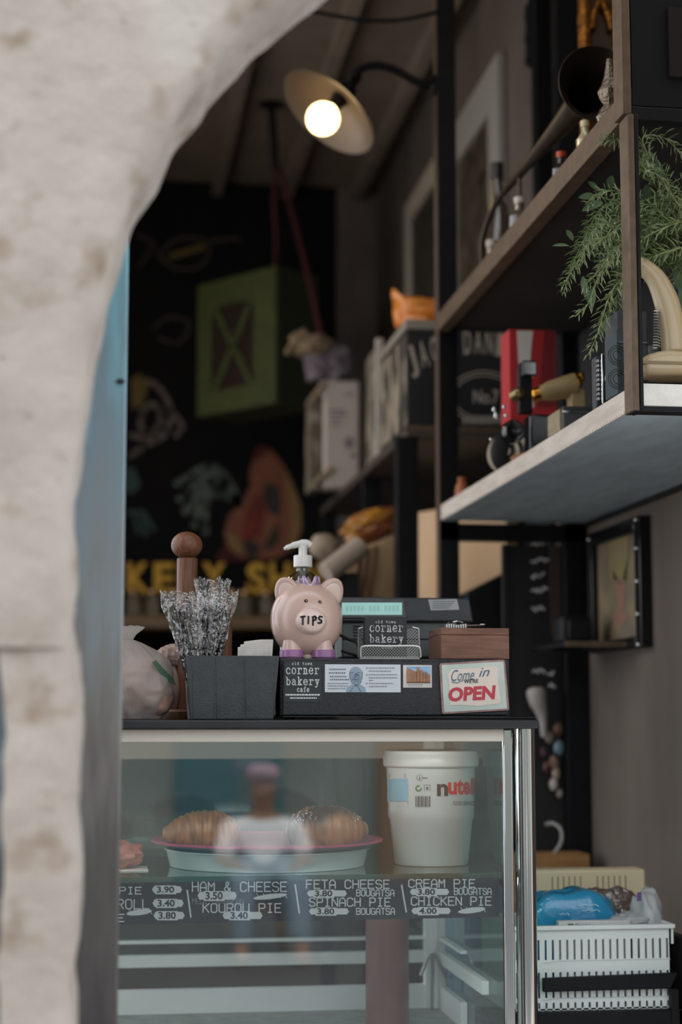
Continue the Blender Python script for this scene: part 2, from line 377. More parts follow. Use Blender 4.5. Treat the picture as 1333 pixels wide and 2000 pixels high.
# street behind the camera (seen only in the reflections) ---------------
struct('trim_5', MB().box(-12, 14, -1.2, Y1, -.06, -.001), mat('street_stone', '#b3ada5', 0.8, 0, '#a39d96', 3))
struct('trim_6', MB().box(-12, 14, -9, -1.2, -.06, -.004), mat('street_asphalt', '#3c3d40', 0.85, 0, '#47484b', 3))
struct('trim_4', MB().box(-12, -1.31, Y1, 14, -.06, -.001), MATS['street_stone'])
bo = MB().box(-12, 14, -8.6, -8.4, 0, 3.2); struct('wall_opposite', bo, mat('street_plaster', '#7f8582', 0.9, 0, '#646c68', .7))
for i, (x, w, hgt, c) in enumerate(((-2.5, 1.0, 2.1, '#3a4a4c'), (-.4, .5, 1.6, '#7c3f3a'), (.6, .9, 2.0, '#2f5d66'), (2.3, .7, 1.5, '#7a5a3c'), (3.6, 1.2, 2.2, '#46525a'))):
    struct('door_%d' % (i+1), MB().box(x, x+w, -8.4, -8.34, 0, hgt), mat('street_door_%d' % i, c, 0.7))

# ------------------------------------------------------------------ weathered door post behind the arch
plank_m = bpy.data.materials.new('worn_and_shaded_blue_wood'); plank_m.use_nodes = True; nt = plank_m.node_tree; bs = nt.nodes['Principled BSDF']; bs.inputs['Roughness'].default_value = .75
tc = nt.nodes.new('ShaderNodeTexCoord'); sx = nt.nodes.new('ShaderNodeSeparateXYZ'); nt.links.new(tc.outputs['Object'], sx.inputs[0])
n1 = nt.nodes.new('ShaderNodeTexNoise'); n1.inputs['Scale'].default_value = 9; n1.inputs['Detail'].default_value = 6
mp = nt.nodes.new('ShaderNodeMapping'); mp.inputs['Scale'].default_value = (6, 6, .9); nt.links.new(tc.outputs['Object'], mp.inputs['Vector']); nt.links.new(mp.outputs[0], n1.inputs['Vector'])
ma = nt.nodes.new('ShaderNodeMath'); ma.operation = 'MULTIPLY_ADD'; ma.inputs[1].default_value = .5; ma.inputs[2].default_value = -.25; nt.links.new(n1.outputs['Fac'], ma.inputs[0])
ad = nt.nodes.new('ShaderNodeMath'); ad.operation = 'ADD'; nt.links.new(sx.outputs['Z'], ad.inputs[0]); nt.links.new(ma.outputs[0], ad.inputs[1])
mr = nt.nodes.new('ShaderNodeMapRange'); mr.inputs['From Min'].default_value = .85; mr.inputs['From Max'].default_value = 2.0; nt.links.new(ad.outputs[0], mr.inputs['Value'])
cr = nt.nodes.new('ShaderNodeValToRGB'); e = cr.color_ramp.elements; e[0].position = 0; e[0].color = lin('#423f3e'); e[1].position = 1; e[1].color = lin('#7fb6c6')  # height ramp: faded paint with light falloff painted in, darker downwards
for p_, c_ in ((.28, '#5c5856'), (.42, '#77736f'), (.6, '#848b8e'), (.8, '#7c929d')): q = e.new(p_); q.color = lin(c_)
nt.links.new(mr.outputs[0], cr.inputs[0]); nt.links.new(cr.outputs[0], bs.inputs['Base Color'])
pr = P(240, 1300, 2.47).x
pl = thing('door_post', 'weathered pale blue wooden door post just inside the stone arch', 'door post', (pr-.06, 2.5, 0))
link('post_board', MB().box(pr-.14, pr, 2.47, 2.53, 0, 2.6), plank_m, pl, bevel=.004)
link('knot', MB().blob(P(236, 745, 2.468), (.006, .003, .004)), mat('dark_knot', '#2b3236', .8), pl)

# ------------------------------------------------------------------ display case
YF = 3.10
ZT = P(600, 1406, 3.06).z
xr = P(1052, 1415, 3.06).x; xl_ = -.75; YR = 3.76
case = thing('display_case', 'glass fronted pastry display case with black top and chrome corner post', 'display case', ((xr+xl_)/2, 3.4, 0))
front_glass = glass_mat('shop_glass', '#f3f6f6', 0.088, 0.0, 0.015, '#b9c6c8', bump=.02, bscale=3)
thin_glass = glass_mat('inner_glass', '#dceee9', 0.05)
zs0 = P(600, 1424, 3.06).z
link('worktop', MB().box(xl_, xr, 3.055, 3.80, zs0, ZT), mat('black_top', '#17191c', .3, 0, '#202226', 10), case, bevel=.003)
zb = P(600, 1449, 3.08).z
b = MB().box(xl_, P(985, 1440, 3.08).x, 3.08, 3.10, zb, zs0); link('top_rail', b, mat('cream_rail', '#d9d2c6', .4), case, bevel=.002)
zfl = .735
xg = P(984, 1700, YF).x
b = MB().box(xl_, xg, YF, YF+.006, zfl-.03, zb); link('front_glass', b, front_glass, case, smooth=False)
b = MB()
c = P(1024, 1430, 3.125); b.tube([(c.x, 3.122, zs0), (c.x, 3.122, .6)], .0185, 24); link('corner_post', b, M['chrome'], case)
b = MB().box(xg, P(1004, 1700, 3.1).x, 3.096, 3.112, .6, zs0); link('corner_trim', b, M['chrome'], case, bevel=.003, label=None) if False else link('corner_trim', b, M['chrome'], case, bevel=.003)
xs_ = P(1003, 1700, 3.12).x
b = MB().box(xs_-.006, xs_, 3.14, YR, zfl, zs0-.01); link('side_glass', b, thin_glass, case, smooth=False)
b = MB().box(xs_+.02, xs_+.045, 3.135, 3.16, .6, zs0); link('dark_seal', b, M['black_steel'], case)
# inside
b = MB().box(xl_, xs_, 3.11, YR, zfl-.03, zfl); link('case_floor', b, mat('case_floor', '#a9a9a3', .5, 0, '#8f9190', 30), case)
xc = P(850, 1900, YR-.02).x
alu = mat('white_aluminium', '#f0efec', .4, 0)
def yz(py, Y=YR): return P(600, py, Y).z
b = MB().box(xc-.022, xc+.022, YR-.03, YR, zfl, zs0); b.box(xc-.005, xc+.005, YR-.036, YR-.03, zfl, zs0); link('rear_corner_post', b, alu, case, bevel=.002)
b = MB().box(xl_, xc, YR-.02, YR, yz(1882), yz(1858)); link('rear_rail', b, alu, case, bevel=.002)
b = MB().box(xl_, xc, YR-.02, YR, yz(1836), yz(1830)); link('rear_door_rail', b, alu, case)
b = MB().box(xl_, xc, YR-.02, YR, zfl, yz(1925)); link('rear_panel', b, alu, case)
b = MB().box(xl_, xc, YR-.02, YR, yz(1481), zs0); link('rear_top_rail', b, mat('beige_rail', '#b3aba0', .5), case)
b = MB().box(xl_, xc, YR-.008, YR-.004, yz(1858), yz(1481)); link('rear_door', b, thin_glass, case, smooth=False, label=None) if False else link('rear_door', b, thin_glass, case, smooth=False)
b = MB().box(xs_-.02, xs_-.007, 3.3, YR-.03, yz(1882), yz(1858)); b.box(xs_-.02, xs_-.007, 3.5, YR-.03, yz(1836), yz(1830)); b.box(xs_-.02, xs_-.007, 3.5, YR-.03, zfl, yz(1925)); link('side_rail', b, alu, case)
b = MB().tube([(xl_+.05, 3.125, zs0-.012), (xs_-.05, 3.125, zs0-.012)], .008, 14); link('added_strip_light', b, mat('added_strip_light', '#fff8f0', .4, emit=9.0), case, angle=180)  # added tube, brightens the inside of the case
zsh = P(600, 1709, 3.16).z
b = MB().tube([(xl_+.05, 3.148, zsh-.017), (xs_-.05, 3.148, zsh-.017)], .006, 12); link('added_shelf_light', b, mat('added_shelf_light', '#f2fbff', .4, emit=10.0), case, angle=180); link('added_light_baffle', MB().box(xl_+.04, xs_-.04, 3.140, 3.172, zsh-.0105, zsh-.0088), mat('baffle_grey', '#9a9f9f', .5), case)  # added tube brightens the lower case, strip above it blocks the upward light
b = MB().box(xl_, xs_-.01, 3.15, 3.62, zsh-.008, zsh); link('glass_shelf', b, glass_mat('shelf_glass', '#cfe0d8', .06, 0, .04, '#7fa596'), case, smooth=False)
b = MB().box(xl_, xs_-.01, 3.148, 3.15, zsh-.009, zsh+.001); link('glass_shelf_edge', b, glass_mat('shelf_edge_glass', '#7f9f90', .06, .1, .3, '#6f8f80'), case, smooth=False)
b = MB().box(xl_, xr-.01, 3.13, YR, 0, zfl-.03); link('base_cabinet', b, M['steel'], case)

# brown canister standing on the case floor
cn = P(757, 1950, 3.55); 
k = thing('canister', 'tall maroon cylinder standing on the floor of the display case', 'canister', (cn.x, 3.55, zfl))
rr = 42*MM(3.55)
link('canister_body', MB().lathe([(rr, 0), (rr, .26)], (cn.x, 3.55, zfl), seg=36), mat('maroon', '#704640', .4, 0, '#7d524b', 8, coat=.3), k, bevel=.002)
link('canister_lid', MB().lathe([(rr*1.03, .26), (rr*1.03, .275)], (cn.x, 3.55, zfl), seg=36), mat('maroon_lid', '#4a3030', .4), k, bevel=.003)
# bent wire stand in the rear corner
b = MB().tube(spline([P(822, 1905, 3.7), P(846, 1860, 3.7), P(872, 1912, 3.7)], 6), .004)
q = P(846, 1862, 3.7); b.tube([q, (q.x, 3.715, zfl)], .004)
tag(link('wire_bracket', b, M['silver']), 'bent metal wire bracket in the rear corner of the display case', 'bracket')

# menu strip -----------------------------------------------------------
YM = 3.128
ms = thing('menu_strip', 'long dark price strip with white pie names behind the case glass', 'sign', P(600, 1795, YM))
b = MB(); c4 = [P(-60, 1812, YM), P(976, 1791, YM), P(974, 1713, YM), P(-60, 1729, YM)]
b.prism(c4, (0, .004, 0)); link('strip_board', b, mat('menu_black', '#1c222c', .55), ms)
pf = onY(YM-.0008); t = MB()
stext(t, 'PIE', 234, 276, 1733, 1746, 2.0, pf); stext(t, 'ROLL', 229, 291, 1757, 1775, 2.2, pf); stext(t, 'E', 229, 242, 1786, 1800, 2.2, pf)
stext(t, 'HAM & CHEESE', 376, 560, 1723, 1741, 2.3, pf); stext(t, 'KOUROU PIE', 397, 549, 1765, 1782, 2.3, pf)
stext(t, 'FETA CHEESE', 599, 761, 1719, 1735, 2.3, pf); stext(t, 'BOUGATSA', 697, 770, 1738, 1750, 1.9, pf)
stext(t, 'SPINACH PIE', 605, 763, 1754, 1770, 2.3, pf); stext(t, 'BOUGATSA', 697, 771, 1774, 1786, 1.9, pf)
stext(t, 'CREAM PIE', 799, 928, 1718, 1733, 2.3, pf); stext(t, 'BOUGATSA', 888, 960, 1735, 1747, 1.9, pf); stext(t, 'CHICKEN PIE', 804, 960, 1752, 1768, 2.3, pf)
for a_, b_ in (((366, 1739), (373, 1791)), ((577, 1728), (585, 1783)), ((785, 1729), (794, 1781))): t.ribbon([a_, b_], 3, pf)
link('lettering', t, M['white_ink'], ms, smooth=False)
t = MB(); stext(t, 'MEDITERRANEAN', 376, 476, 1755, 1765, 1.4, pf); link('faded_lettering', t, mat('grey_ink', '#777c80', .7), ms, smooth=False)
for (x0, x1, y0, y1, pr_) in ((297,356,1731,1744,'3.90'),(298,359,1757,1771,'3.40'),(300,361,1781,1795,'3.80'),(386,463,1742,1757,'3.50'),(435,513,1781,1795,'3.40'),(600,678,1739,1751,'3.80'),(604,682,1774,1786,'3.80'),(801,878,1736,1748,'3.80'),(804,881,1773,1785,'4.00')):
    b = MB(); b.prism([P(x, y, YM-.001) for x, y in ((x0+4, y1),(x1-4, y1),(x1, (y0+y1)/2),(x1-4, y0),(x0+4, y0),(x0, (y0+y1)/2))], (0, -.0008, 0))
    xm = x0+(.16 if x1-x0 < 70 else .2)*(x1-x0)
    b.prism([P(x, y, YM-.0018) for x, y in ((xm-3, y1+2.5),(xm+38, y1+2.5),(xm+38, y0-1.5),(xm-3, y0-1.5))], (0, -.0004, 0))
    o = link('price_label', b, M['white_ink'], ms, smooth=False)
    t = MB(); gtext(t, pr_, xm, xm+34, y0, y1, onY(YM-.0026), off=.03); link('price', t, M['ink'], o, smooth=False)
def chalk_croissant(cx, cy, w, h):
    t = MB(); ell(t, cx, cy+1, w/2, h/2, pf, rot=-.12)
    for k in range(5): t.ribbon([(cx-w*.4+k*w*.2, cy-h*.45), (cx-w*.3+k*w*.2, cy+h*.4)], 1.2, onY(YM-.0012))
    link('pastry_drawing', t, M['white_ink'], ms, smooth=False)
for a_ in ((272,1781,50,11),(528,1750,66,10),(922,1777,54,11)): chalk_croissant(*a_)

# tray, plate and pastries ---------------------------------------------
tc_ = P(522, 1700, 3.385); 
tr = thing('steel_tray', 'round shallow steel tray on the glass shelf under the pink plate', 'tray', (tc_.x, 3.385, zsh+.001))
link('tray_body', MB().lathe([(.0, 0), (.186, 0), (.193, .030), (.197, .031), (.197, .033), (.190, .033), (.182, .004), (0, .004)], (tc_.x, 3.385, zsh+.001), seg=64), mat('tray_steel', '#c3c8c7', .35, .2), tr)
zp = zsh+.036
pp = thing('pink_plate', 'wide pink rimmed plate carrying the pastries in the display case', 'plate', (tc_.x, 3.385, zp))
link('plate_disc', MB().lathe([(0, 0), (.18, 0), (.219, .010), (.219, .0125), (.18, .0035), (0, .0035)], (tc_.x, 3.385, zp), seg=64), mat('plate_pink', '#b0627a', .4), pp)
link('rim', MB().lathe([(.2165, .010), (.2215, .010), (.2225, .0135), (.2165, .0135)], (tc_.x, 3.385, zp), seg=64, closed=True), mat('rim_pink', '#c2486f', .35), pp)
def croissant(cx, cy, cz, L, R, bend, m, seed, rot=0):
    b = MB(); n = 60; sg = 20; pts = []; rs = []
    for i in range(n+1):
        u = i/n*2-1; a = u*bend
        x = math.sin(a)/max(bend, .01)*L; y = (1-math.cos(a))/max(bend, .01)*L*.9
        env = max(.16, (1-abs(u)**2.2))**.6
        step = 1-.10*(((abs(u)*7) % 1))
        pts.append((x, y)); rs.append(R*env*step*(1+.05*noise.noise(Vector((u*5, seed, 0)))))
    vs = []
    for i, ((x, y), r) in enumerate(zip(pts, rs)):
        j0 = max(i-1, 0); j1 = min(i+1, n); t = Vector((pts[j1][0]-pts[j0][0], pts[j1][1]-pts[j0][1])).normalized(); nn = Vector((-t.y, t.x))
        for k in range(sg):
            a = 2*PI*k/sg; q = Vector((x, y))+nn*r*math.cos(a)
            z = max(-R*.55, r*math.sin(a)*1.05)
            vs.append(Vector((q.x, q.y, z)))
    fs = [(i*sg+k, i*sg+(k+1) % sg, (i+1)*sg+(k+1) % sg, (i+1)*sg+k) for i in range(n) for k in range(sg)]+[tuple(range(sg)), tuple(range(n*sg, n*sg+sg))]
    b.T = Matrix.Translation((cx, cy, cz+R*.55)) @ Matrix.Rotation(rot, 4, 'Z'); b.add(vs, fs); return b
crust = mat('golden_crust', '#63391a', .42, 0, '#a26e36', 28, 4, .3, .7, stretch=(5, 1, 1), bump=.4, bscale=60)
cq = P(400, 1655, 3.36)
o = link('croissant', croissant(cq.x, 3.35, zp+.004, .078, .042, .9, crust, 2, .25), crust, angle=60); tag(o, 'golden plain croissant on the left of the pink plate', 'pastry')
cq2 = P(632, 1655, 3.37)
ch = thing('chocolate_croissant', 'sugar dusted chocolate croissant on the right of the pink plate', 'pastry', (cq2.x, 3.36, zp+.004))
choc = mat('chocolate_crust', '#3a221a', .42, 0, '#8f623e', 11, 3, .42, .58, bump=.5, bscale=50)
link('crust', croissant(cq2.x, 3.345, zp+.004, .080, .048, .8, choc, 9, -.2), choc, ch, angle=60)
random.seed(3)
su = MB()
for k in range(170):
    a = random.uniform(-.062, .07); d = random.uniform(-1, .6)
    z = .052*math.sqrt(max(0.05, 1-(a/.085)**2)); y = -.045*math.sin(max(0, -d)*1.2)
    su.blob((cq2.x+a, 3.345+y+.008, zp+.004+.026+z*.95*math.cos(d*1.0)-.004), (.0012, .0012, .0009), nu=6, nv=4)
link('icing_sugar', su, mat('sugar', '#e6dfe2', .8), ch, label=None) if False else link('icing_sugar', su, mat('sugar', '#e6dfe2', .8), ch)
b = MB(); bq = P(252, 1690, 3.3)
b.blob((bq.x-.02, 3.32, zsh+.026), (.045, .035, .026), .3, 9)
o = link('pastry_roll', b, mat('red_glaze', '#7c3b34', .4, 0, '#a8685a', 20)); tag(o, 'small reddish glazed roll beside the wooden post in the display case', 'pastry')
# the paper under it
b = MB().box(bq.x-.07, bq.x+.035, 3.27, 3.37, zsh+.0005, zsh+.002); tag(link('paper_napkin', b, M['paper']), 'white paper under the reddish roll on the glass shelf', 'paper')

# spread tub ------------------------------------------------------------
tub_c = P(843, 1690, 3.36); TY = 3.36; tz = zsh+.001
s_ = MM(TY)
tub = thing('spread_tub', 'big white plastic tub with red and black lettering on the glass shelf', 'tub', (tub_c.x, TY, tz))
def zt(py): return P(843, py, TY-.07).z
h0 = tz
prof = [(0, 0), (70*s_, 0), (72*s_, .004), (81*s_, zt(1605)-h0), (84*s_, zt(1598)-h0), (84*s_, zt(1588)-h0), (87*s_, zt(1500)-h0), (87*s_, zt(1492)-h0)]
tubm = mat('tub_white', '#b6bfbf', .35, coat=.2)
link('tub_body', MB().lathe(prof+[(0, zt(1492)-h0)], (tub_c.x, TY, h0), seg=64), tubm, tub)
link('lid', MB().lathe([(0, zt(1500)-h0), (90*s_, zt(1500)-h0), (93.5*s_, zt(1497)-h0), (93.5*s_, zt(1478)-h0), (91*s_, zt(1474)-h0), (91*s_, zt(1468)-h0), (87*s_, zt(1466)-h0), (0, zt(1469)-h0)], (tub_c.x, TY, h0), seg=64), mat('lid_white', '#bcc3c2', .3), tub, bevel=.001)
def onTub(dr=.0012):
    def f(px, py):
        d = ray(px, py); r = (87-(py-1500)*3/88)*s_+dr
        ox, oy = -tub_c.x, -TY
        A = d.x**2+d.y**2; B = 2*(ox*d.x+oy*d.y); C = ox*ox+oy*oy-r*r; disc = max(B*B-4*A*C, 0)
        tt = (-B-math.sqrt(disc))/(2*A); return EYE+d*tt
    return f
tf = onTub()
t = MB(); gtext(t, 'n', 854, 876, 1531, 1555, tf, off=.035); link('black_letter', t, mat('ink_dark', '#22252a', .5), tub, smooth=False)
t = MB()
gtext(t, 'u', 876, 893, 1528, 1552, tf, off=.035); gtext(t, 't', 893, 906, 1522, 1552, tf, off=.035); gtext(t, 'e', 905, 919, 1527, 1552, tf, off=.035)
rect(t, 920.5, 924, 1520, 1552, tf); rect(t, 925, 927.5, 1520, 1552, tf)
link('red_lettering', t, mat('ink_red', '#c4202c', .5), tub, smooth=False)
t = MB(); gtext(t, 'FOOD SERVICE', 886, 927, 1565, 1573, tf, off=.01)
for k, (x, w) in enumerate(((812,2),(816,3),(820,1.5),(823,3),(827,1.5),(830,3),(834,2),(838,3))): rect(t, x, x+w, 1555, 1576, tf)
rect(t, 829, 841, 1533, 1534, tf); rect(t, 829, 830, 1533, 1546, tf); rect(t, 840, 841, 1533, 1546, tf); rect(t, 833, 837, 1537, 1543, tf); rect(t, 825, 836, 1518.5, 1520.5, tf)
t.ribbon([(820+6*math.cos(a/10*2*PI), 1519+6*math.sin(a/10*2*PI)) for a in range(0, 11)], .8, tf); rect(t, 819, 821, 1517, 1524, tf)
for k in range(4): rect(t, 760, 793, 1512+k*2, 1512.8+k*2, tf)
for k in range(3): rect(t, 758, 798-(k == 2)*18, 1566+k*4, 1567.2+k*4, tf)
link('small_print', t, mat('ink_grey', '#4d5357', .6), tub, smooth=False)
t = MB()
for k in range(6): rect(t, 757+k*6.6, 757+k*6.6+6.4, 1521, 1565, tf)
link('blue_panel', t, mat('label_blue', '#7fb4cc', .5), tub, smooth=False)
t = MB(); t.ribbon([(818+5*math.cos(a), 1540+5*math.sin(a)) for a in [k/8*5 for k in range(9)]], 3, tf); link('green_mark', t, mat('ink_green', '#3d7a4a', .5), tub, smooth=False)

# ------------------------------------------------------------------ on top of the case
# cash drawer
ZD = P(770, 1286.5, 3.12).z; YD = 3.12
dx0 = P(548, 1340, YD).x; dx1 = P(998, 1340, YD).x
dr_ = thing('cash_box', 'long black textured cash drawer with stickers on its front', 'cash drawer', ((dx0+dx1)/2, YD+.21, ZT+.0005))
drm = mat('textured_black', '#24282b', .5, .1, '#2e3336', 200, bump=.6, bscale=400)
link('drawer_housing', MB().box(dx0, dx1, YD+.008, YD+.43, ZT+.006, ZD), drm, dr_, bevel=.003)
b = MB(); slab(b, 553, 993, 1293, 1397, YD, YD+.008); link('drawer_front', b, drm, dr_, bevel=.002)
b = MB(); slab(b, 553, 993, 1398.5, 1400.5, YD-.001, YD+.006); link('drawer_lip', b, M['black_gloss'], dr_)
b = MB()
for x in (dx0+.02, dx1-.02):
    for y in (YD+.03, YD+.4): b.lathe([(.01, 0), (.01, .006)], (x, y, ZT+.0002), seg=14)
link('foot', b, M['black'], dr_)
pf = onY(YD-.0012)
# bakery sticker
st = MB(); slab(st, 556, 628, 1295, 1371, YD-.0006, YD); st = link('sticker', st, mat('sticker_dark', '#20282a', .5), dr_, smooth=False)
tag(st, 'dark cafe sticker with white lettering', None)
t = MB(); stext(t, 'old town', 570.5, 610, 1293.5, 1298.5, .8, pf, LO, gap=2.6); stext(t, 'corner', 559.5, 623, 1304.8, 1316, 1.75, pf, LO, cap=4.2, gap=1.9)
stext(t, 'bakery', 559.5, 623.5, 1322.5, 1337.5, 1.75, pf, LO, cap=6.2, gap=1.9); stext(t, 'cafe', 581, 604, 1341.5, 1351, 1.3, pf, LO, gap=2.2)
x = 558
while x < 625:                               # two lines of print too fine to read
    w = random.uniform(2, 7); rect(t, x, min(x+w, 627), 1355.5, 1358.5, pf); x += w+.9
x = 567
while x < 618:
    w = random.uniform(2, 6); rect(t, x, min(x+w, 619), 1362, 1364.6, pf); x += w+1
link('sticker_lettering', t, M['white_ink'], st, smooth=False)
# card with a bust
st = MB(); slab(st, 635, 783, 1298, 1352, YD-.0006, YD); st = link('info_card', st, mat('card_pale', '#cdd3da', .6), dr_, smooth=False); tag(st, 'pale card printed with a bearded marble bust', None)
t = MB(); ell(t, 695.5, 1317, 13, 15, pf); ell(t, 696, 1329, 10, 13, pf)
poly(t, [(676,1352),(678,1343),(687,1337),(704,1337),(713,1342),(716,1352)], pf); link('bust_print', t, mat('bust_blue', '#8fa3b2', .6), st, smooth=False)
p2 = onY(YD-.0018); t = MB()
for q in ([(686,1314),(692,1313)], [(698,1313),(704,1314)], [(695,1315),(694,1322),(697,1322)], [(689,1327),(702,1327)], [(684,1312),(684,1324),(688,1334)], [(708,1312),(708,1324),(704,1334)], [(690,1332),(696,1339),(702,1332)], [(684,1352),(690,1342)], [(706,1352),(700,1342)]): t.ribbon(q, 1.1, p2)
random.seed(11)
for y, x0, x1, hh in ((1306,644,676,2.6),(1313,643,676,2.6),(1320,645,677,2.6),(1326,645,680,2.6)):
    x = x0
    while x < x1: w = random.uniform(1.5, 3); rect(t, x, x+w, y, y+hh, p2); x += w+1.4
link('bust_lines', t, mat('ink_blue_grey', '#55697a', .6), st, smooth=False)
t = MB()
for y, x0, x1 in ((1334,641,682),(1339,640,680),(1344,641,675),(1304,721,772),(1310,721,764),(1317,721,777),(1323,721,777),(1328,721,730),(1334,721,769),(1340,721,757)):
    x = x0
    while x < x1: w = random.uniform(2, 6); rect(t, x, min(x+w, x1), y, y+1.7, p2); x += w+1
for y in (1304, 1317, 1334): ell(t, 717, y+1, 1.6, 1.6, p2, 8)
link('card_print', t, mat('ink_mid_grey', '#7d8288', .6), st, smooth=False)
# postage stamp picture
st = MB(); slab(st, 788, 844, 1299, 1343, YD-.0006, YD); st = link('stamp_card', st, M['paper'], dr_, smooth=False); tag(st, 'small card with a picture of a stone fortress', None)
t = MB(); rect(t, 795, 841, 1302, 1334, pf); link('stamp_sky', t, mat('stamp_sky', '#6c9fd0', .6, 0, '#9cc0df', 60), st, smooth=False)
t = MB(); poly(t, [(795,1334),(795,1306),(800,1306),(814,1312),(814,1304),(820,1303),(820,1309),(826,1308),(826,1314),(832,1313),(841,1318),(841,1334)], p2); link('stamp_fortress', t, mat('stamp_stone', '#b07f58', .6, 0, '#8d6a55', 80), st, smooth=False)
t = MB()
for x in (814, 820, 826, 832): rect(t, x, x+1.2, 1311, 1334, onY(YD-.0024))
rect(t, 795, 841, 1331.5, 1334, onY(YD-.0024)); link('stamp_shadow_lines', t, mat('stamp_brown', '#6e4a3a', .6), st, smooth=False)
t = MB(); 
for y in (1336.5, 1339.5): rect(t, 797, 826, y, y+1.1, pf)
link('stamp_print', t, mat('ink_lgrey', '#9a9a9a', .6), st, smooth=False)
# open sign
YO = YD-.004
sg = thing('open_sign', 'tin sign reading Come in we are OPEN leaning on the black cash drawer', 'sign', P(927, 1394, YO))
b = MB(); b.prism([P(x, y, YO) for x, y in ((867,1394.5),(994,1387),(995.5,1384),(987,1291),(984,1288),(862,1295.5),(859,1299),(864,1391.5))], (0, .0025, 0)); link('sign_plate', b, mat('sign_edge', '#8c6a66', .6, 0, '#a5867f', 60), sg)
pf = onY(YO-.0008)
t = MB(); poly(t, [(868,1391),(991,1384),(984,1292),(863,1299)], pf); link('sign_field', t, mat('sign_mint', '#b5c3bb', .55, 0, '#c3cdc4', 30), sg, smooth=False)
p2 = onY(YO-.0014); t = MB(); poly(t, [(880,1378),(902,1376.5),(932,1379),(976,1374),(979,1366),(973,1334),(975,1306),(966,1301),(930,1305),(882,1307),(875,1316),(879,1350)], p2); link('sign_panel', t, mat('sign_cream', '#dccfc4', .55), sg, smooth=False)
p3 = onY(YO-.002)
t = MB(); gtext(t, 'Come', 882, 927, 1309, 1331, p3, off=0, shear=.35, rise=3); gtext(t, 'in', 936, 957, 1305, 1322, p3, off=0, shear=.35, rise=1.5); t.ribbon([(883,1332),(893,1334),(905,1329)], 1.6, p3); link('script_lettering', t, mat('sign_blue', '#3f6478', .6), sg, smooth=False)
t = MB(); gtext(t, "WE'RE", 907, 935, 1327, 1335, p3, off=.025, shear=.1, rise=1.5); link('small_lettering', t, mat('sign_black', '#26303a', .6), sg, smooth=False)
t = MB(); gtext(t, 'OPEN', 876.5, 969, 1343, 1371, p3, off=.045, shear=.08, rise=5); link('red_lettering', t, mat('sign_red', '#b93a49', .6), sg, smooth=False)
# thin cable under the drawer
b = MB().tube(spline([P(640, 1411, 3.075), P(690, 1407, 3.08), (P(740, 1402, 3.085).x, 3.085, ZT+.004), (P(800, 1402, 3.09).x, 3.085, ZT+.003), (P(900, 1402, 3.09).x, 3.075, ZT+.003), (P(1040, 1402, 3.09).x, 3.075, ZT+.003)], 8), .002, 8)
tag(link('cable', b, M['black']), 'thin black cable lying along the front edge of the case top', 'cable')

# piggy bank ----------------------------------------------------------
PYc = 3.125+.072
pc = P(599, 1210, PYc); ps = MM(PYc)
pig = thing('piggy_bank', 'pink ceramic piggy bank marked TIPS wearing a purple crown', 'piggy bank', (pc.x, PYc, ZD+.0005))
pink = mat('pink_glaze', '#c8aa9e', .28, 0, '#cdb0a5', 10, coat=.5)
pink2 = mat('pink_glaze_light', '#dcc4bb', .3, coat=.4)
b = MB(); b.blob((pc.x, PYc, pc.z), (71*ps, 66*ps, 75*ps), nu=48, nv=32, pw=.96); link('body', b, pink, pig, angle=180)
for sx_, (ex, ey), ang in ((-1, (562, 1160), -.42), (1, (648, 1161), .5)):
    e_ = P(ex, ey, PYc-.018); b = MB()
    b.T = Matrix.Translation(e_) @ Matrix.Rotation(ang, 4, 'Y') @ Matrix.Rotation(sx_*.35, 4, 'Z')
    out = [(0+27*ps*math.sin(t)*(1-.12*max(0, math.cos(t))), 0, 34*ps*math.cos(t)) for t in [2*PI*k/24 for k in range(24)]]
    b.prism(out, (0, .014, 0)); ear = link('ear', b, pink, pig, bevel=.005, seg=4, angle=60)
    b = MB(); b.T = Matrix.Translation(e_) @ Matrix.Rotation(ang, 4, 'Y') @ Matrix.Rotation(sx_*.35, 4, 'Z')
    b.blob((0, .002, -.001), (21*ps, .004, 28*ps)); link('inner_ear', b, pink2, ear)
sn = P(609, 1213, PYc-.066)
b = MB(); b.lathe([(0, -.0), (.016, 0), (.021, .001), (.0245, .004), (.0275, .012), (.030, .024)], (0, 0, 0), (0, 1, 0), 40); 
b.v = [Vector((v.x*.98, v.y, v.z*.84)) + Vector((sn.x, sn.y-.013, sn.z)) for v in b.v]
snout = link('snout', b, pink2, pig, angle=60)
pf = onY(sn.y-.0138); t = MB()
wob = {'T': [[(0,5.6),(3.9,6)],[(2,5.8),(1.9,0)]], 'I': [[(1.9,6),(1.7,.6)]], 'P': [[(1,5.6),(.8,-.6)],[(.4,5.4),(2.4,6.1),(3.5,5.2),(3.2,3.6),(1.1,2.9)]], 'S': [[(3.9,5.6),(2,6),(.9,4.8),(1.7,3.6),(3.3,2.9),(3.3,1.5),(1.8,.9),(0.3,1.2)]]}
stext(t, 'TIPS', 587.5, 630, 1204, 1219.5, 3.6, pf, wob, gap=.9); link('tips_lettering', t, M['ink'], snout, smooth=False)
for ex, ey in ((598, 1174), (625, 1176)):
    e_ = P(ex, ey, PYc-.062*.93); 
    for it in range(3):
        dz = (e_.z-pc.z)/(75*ps); dx = (e_.x-pc.x)/(71*ps); yy = PYc-66*ps*math.sqrt(max(0, 1-dz*dz-dx*dx)); e_ = P(ex, ey, yy-.0005)
    b = MB(); b.blob(e_, (.0034, .002, .0034)); eye = link('eye', b, M['black_gloss'], pig)
    b = MB(); b.blob(e_+Vector((.0003, -.002, .0003)), (.0010, .0006, .0010)); link('pupil', b, pink, eye)
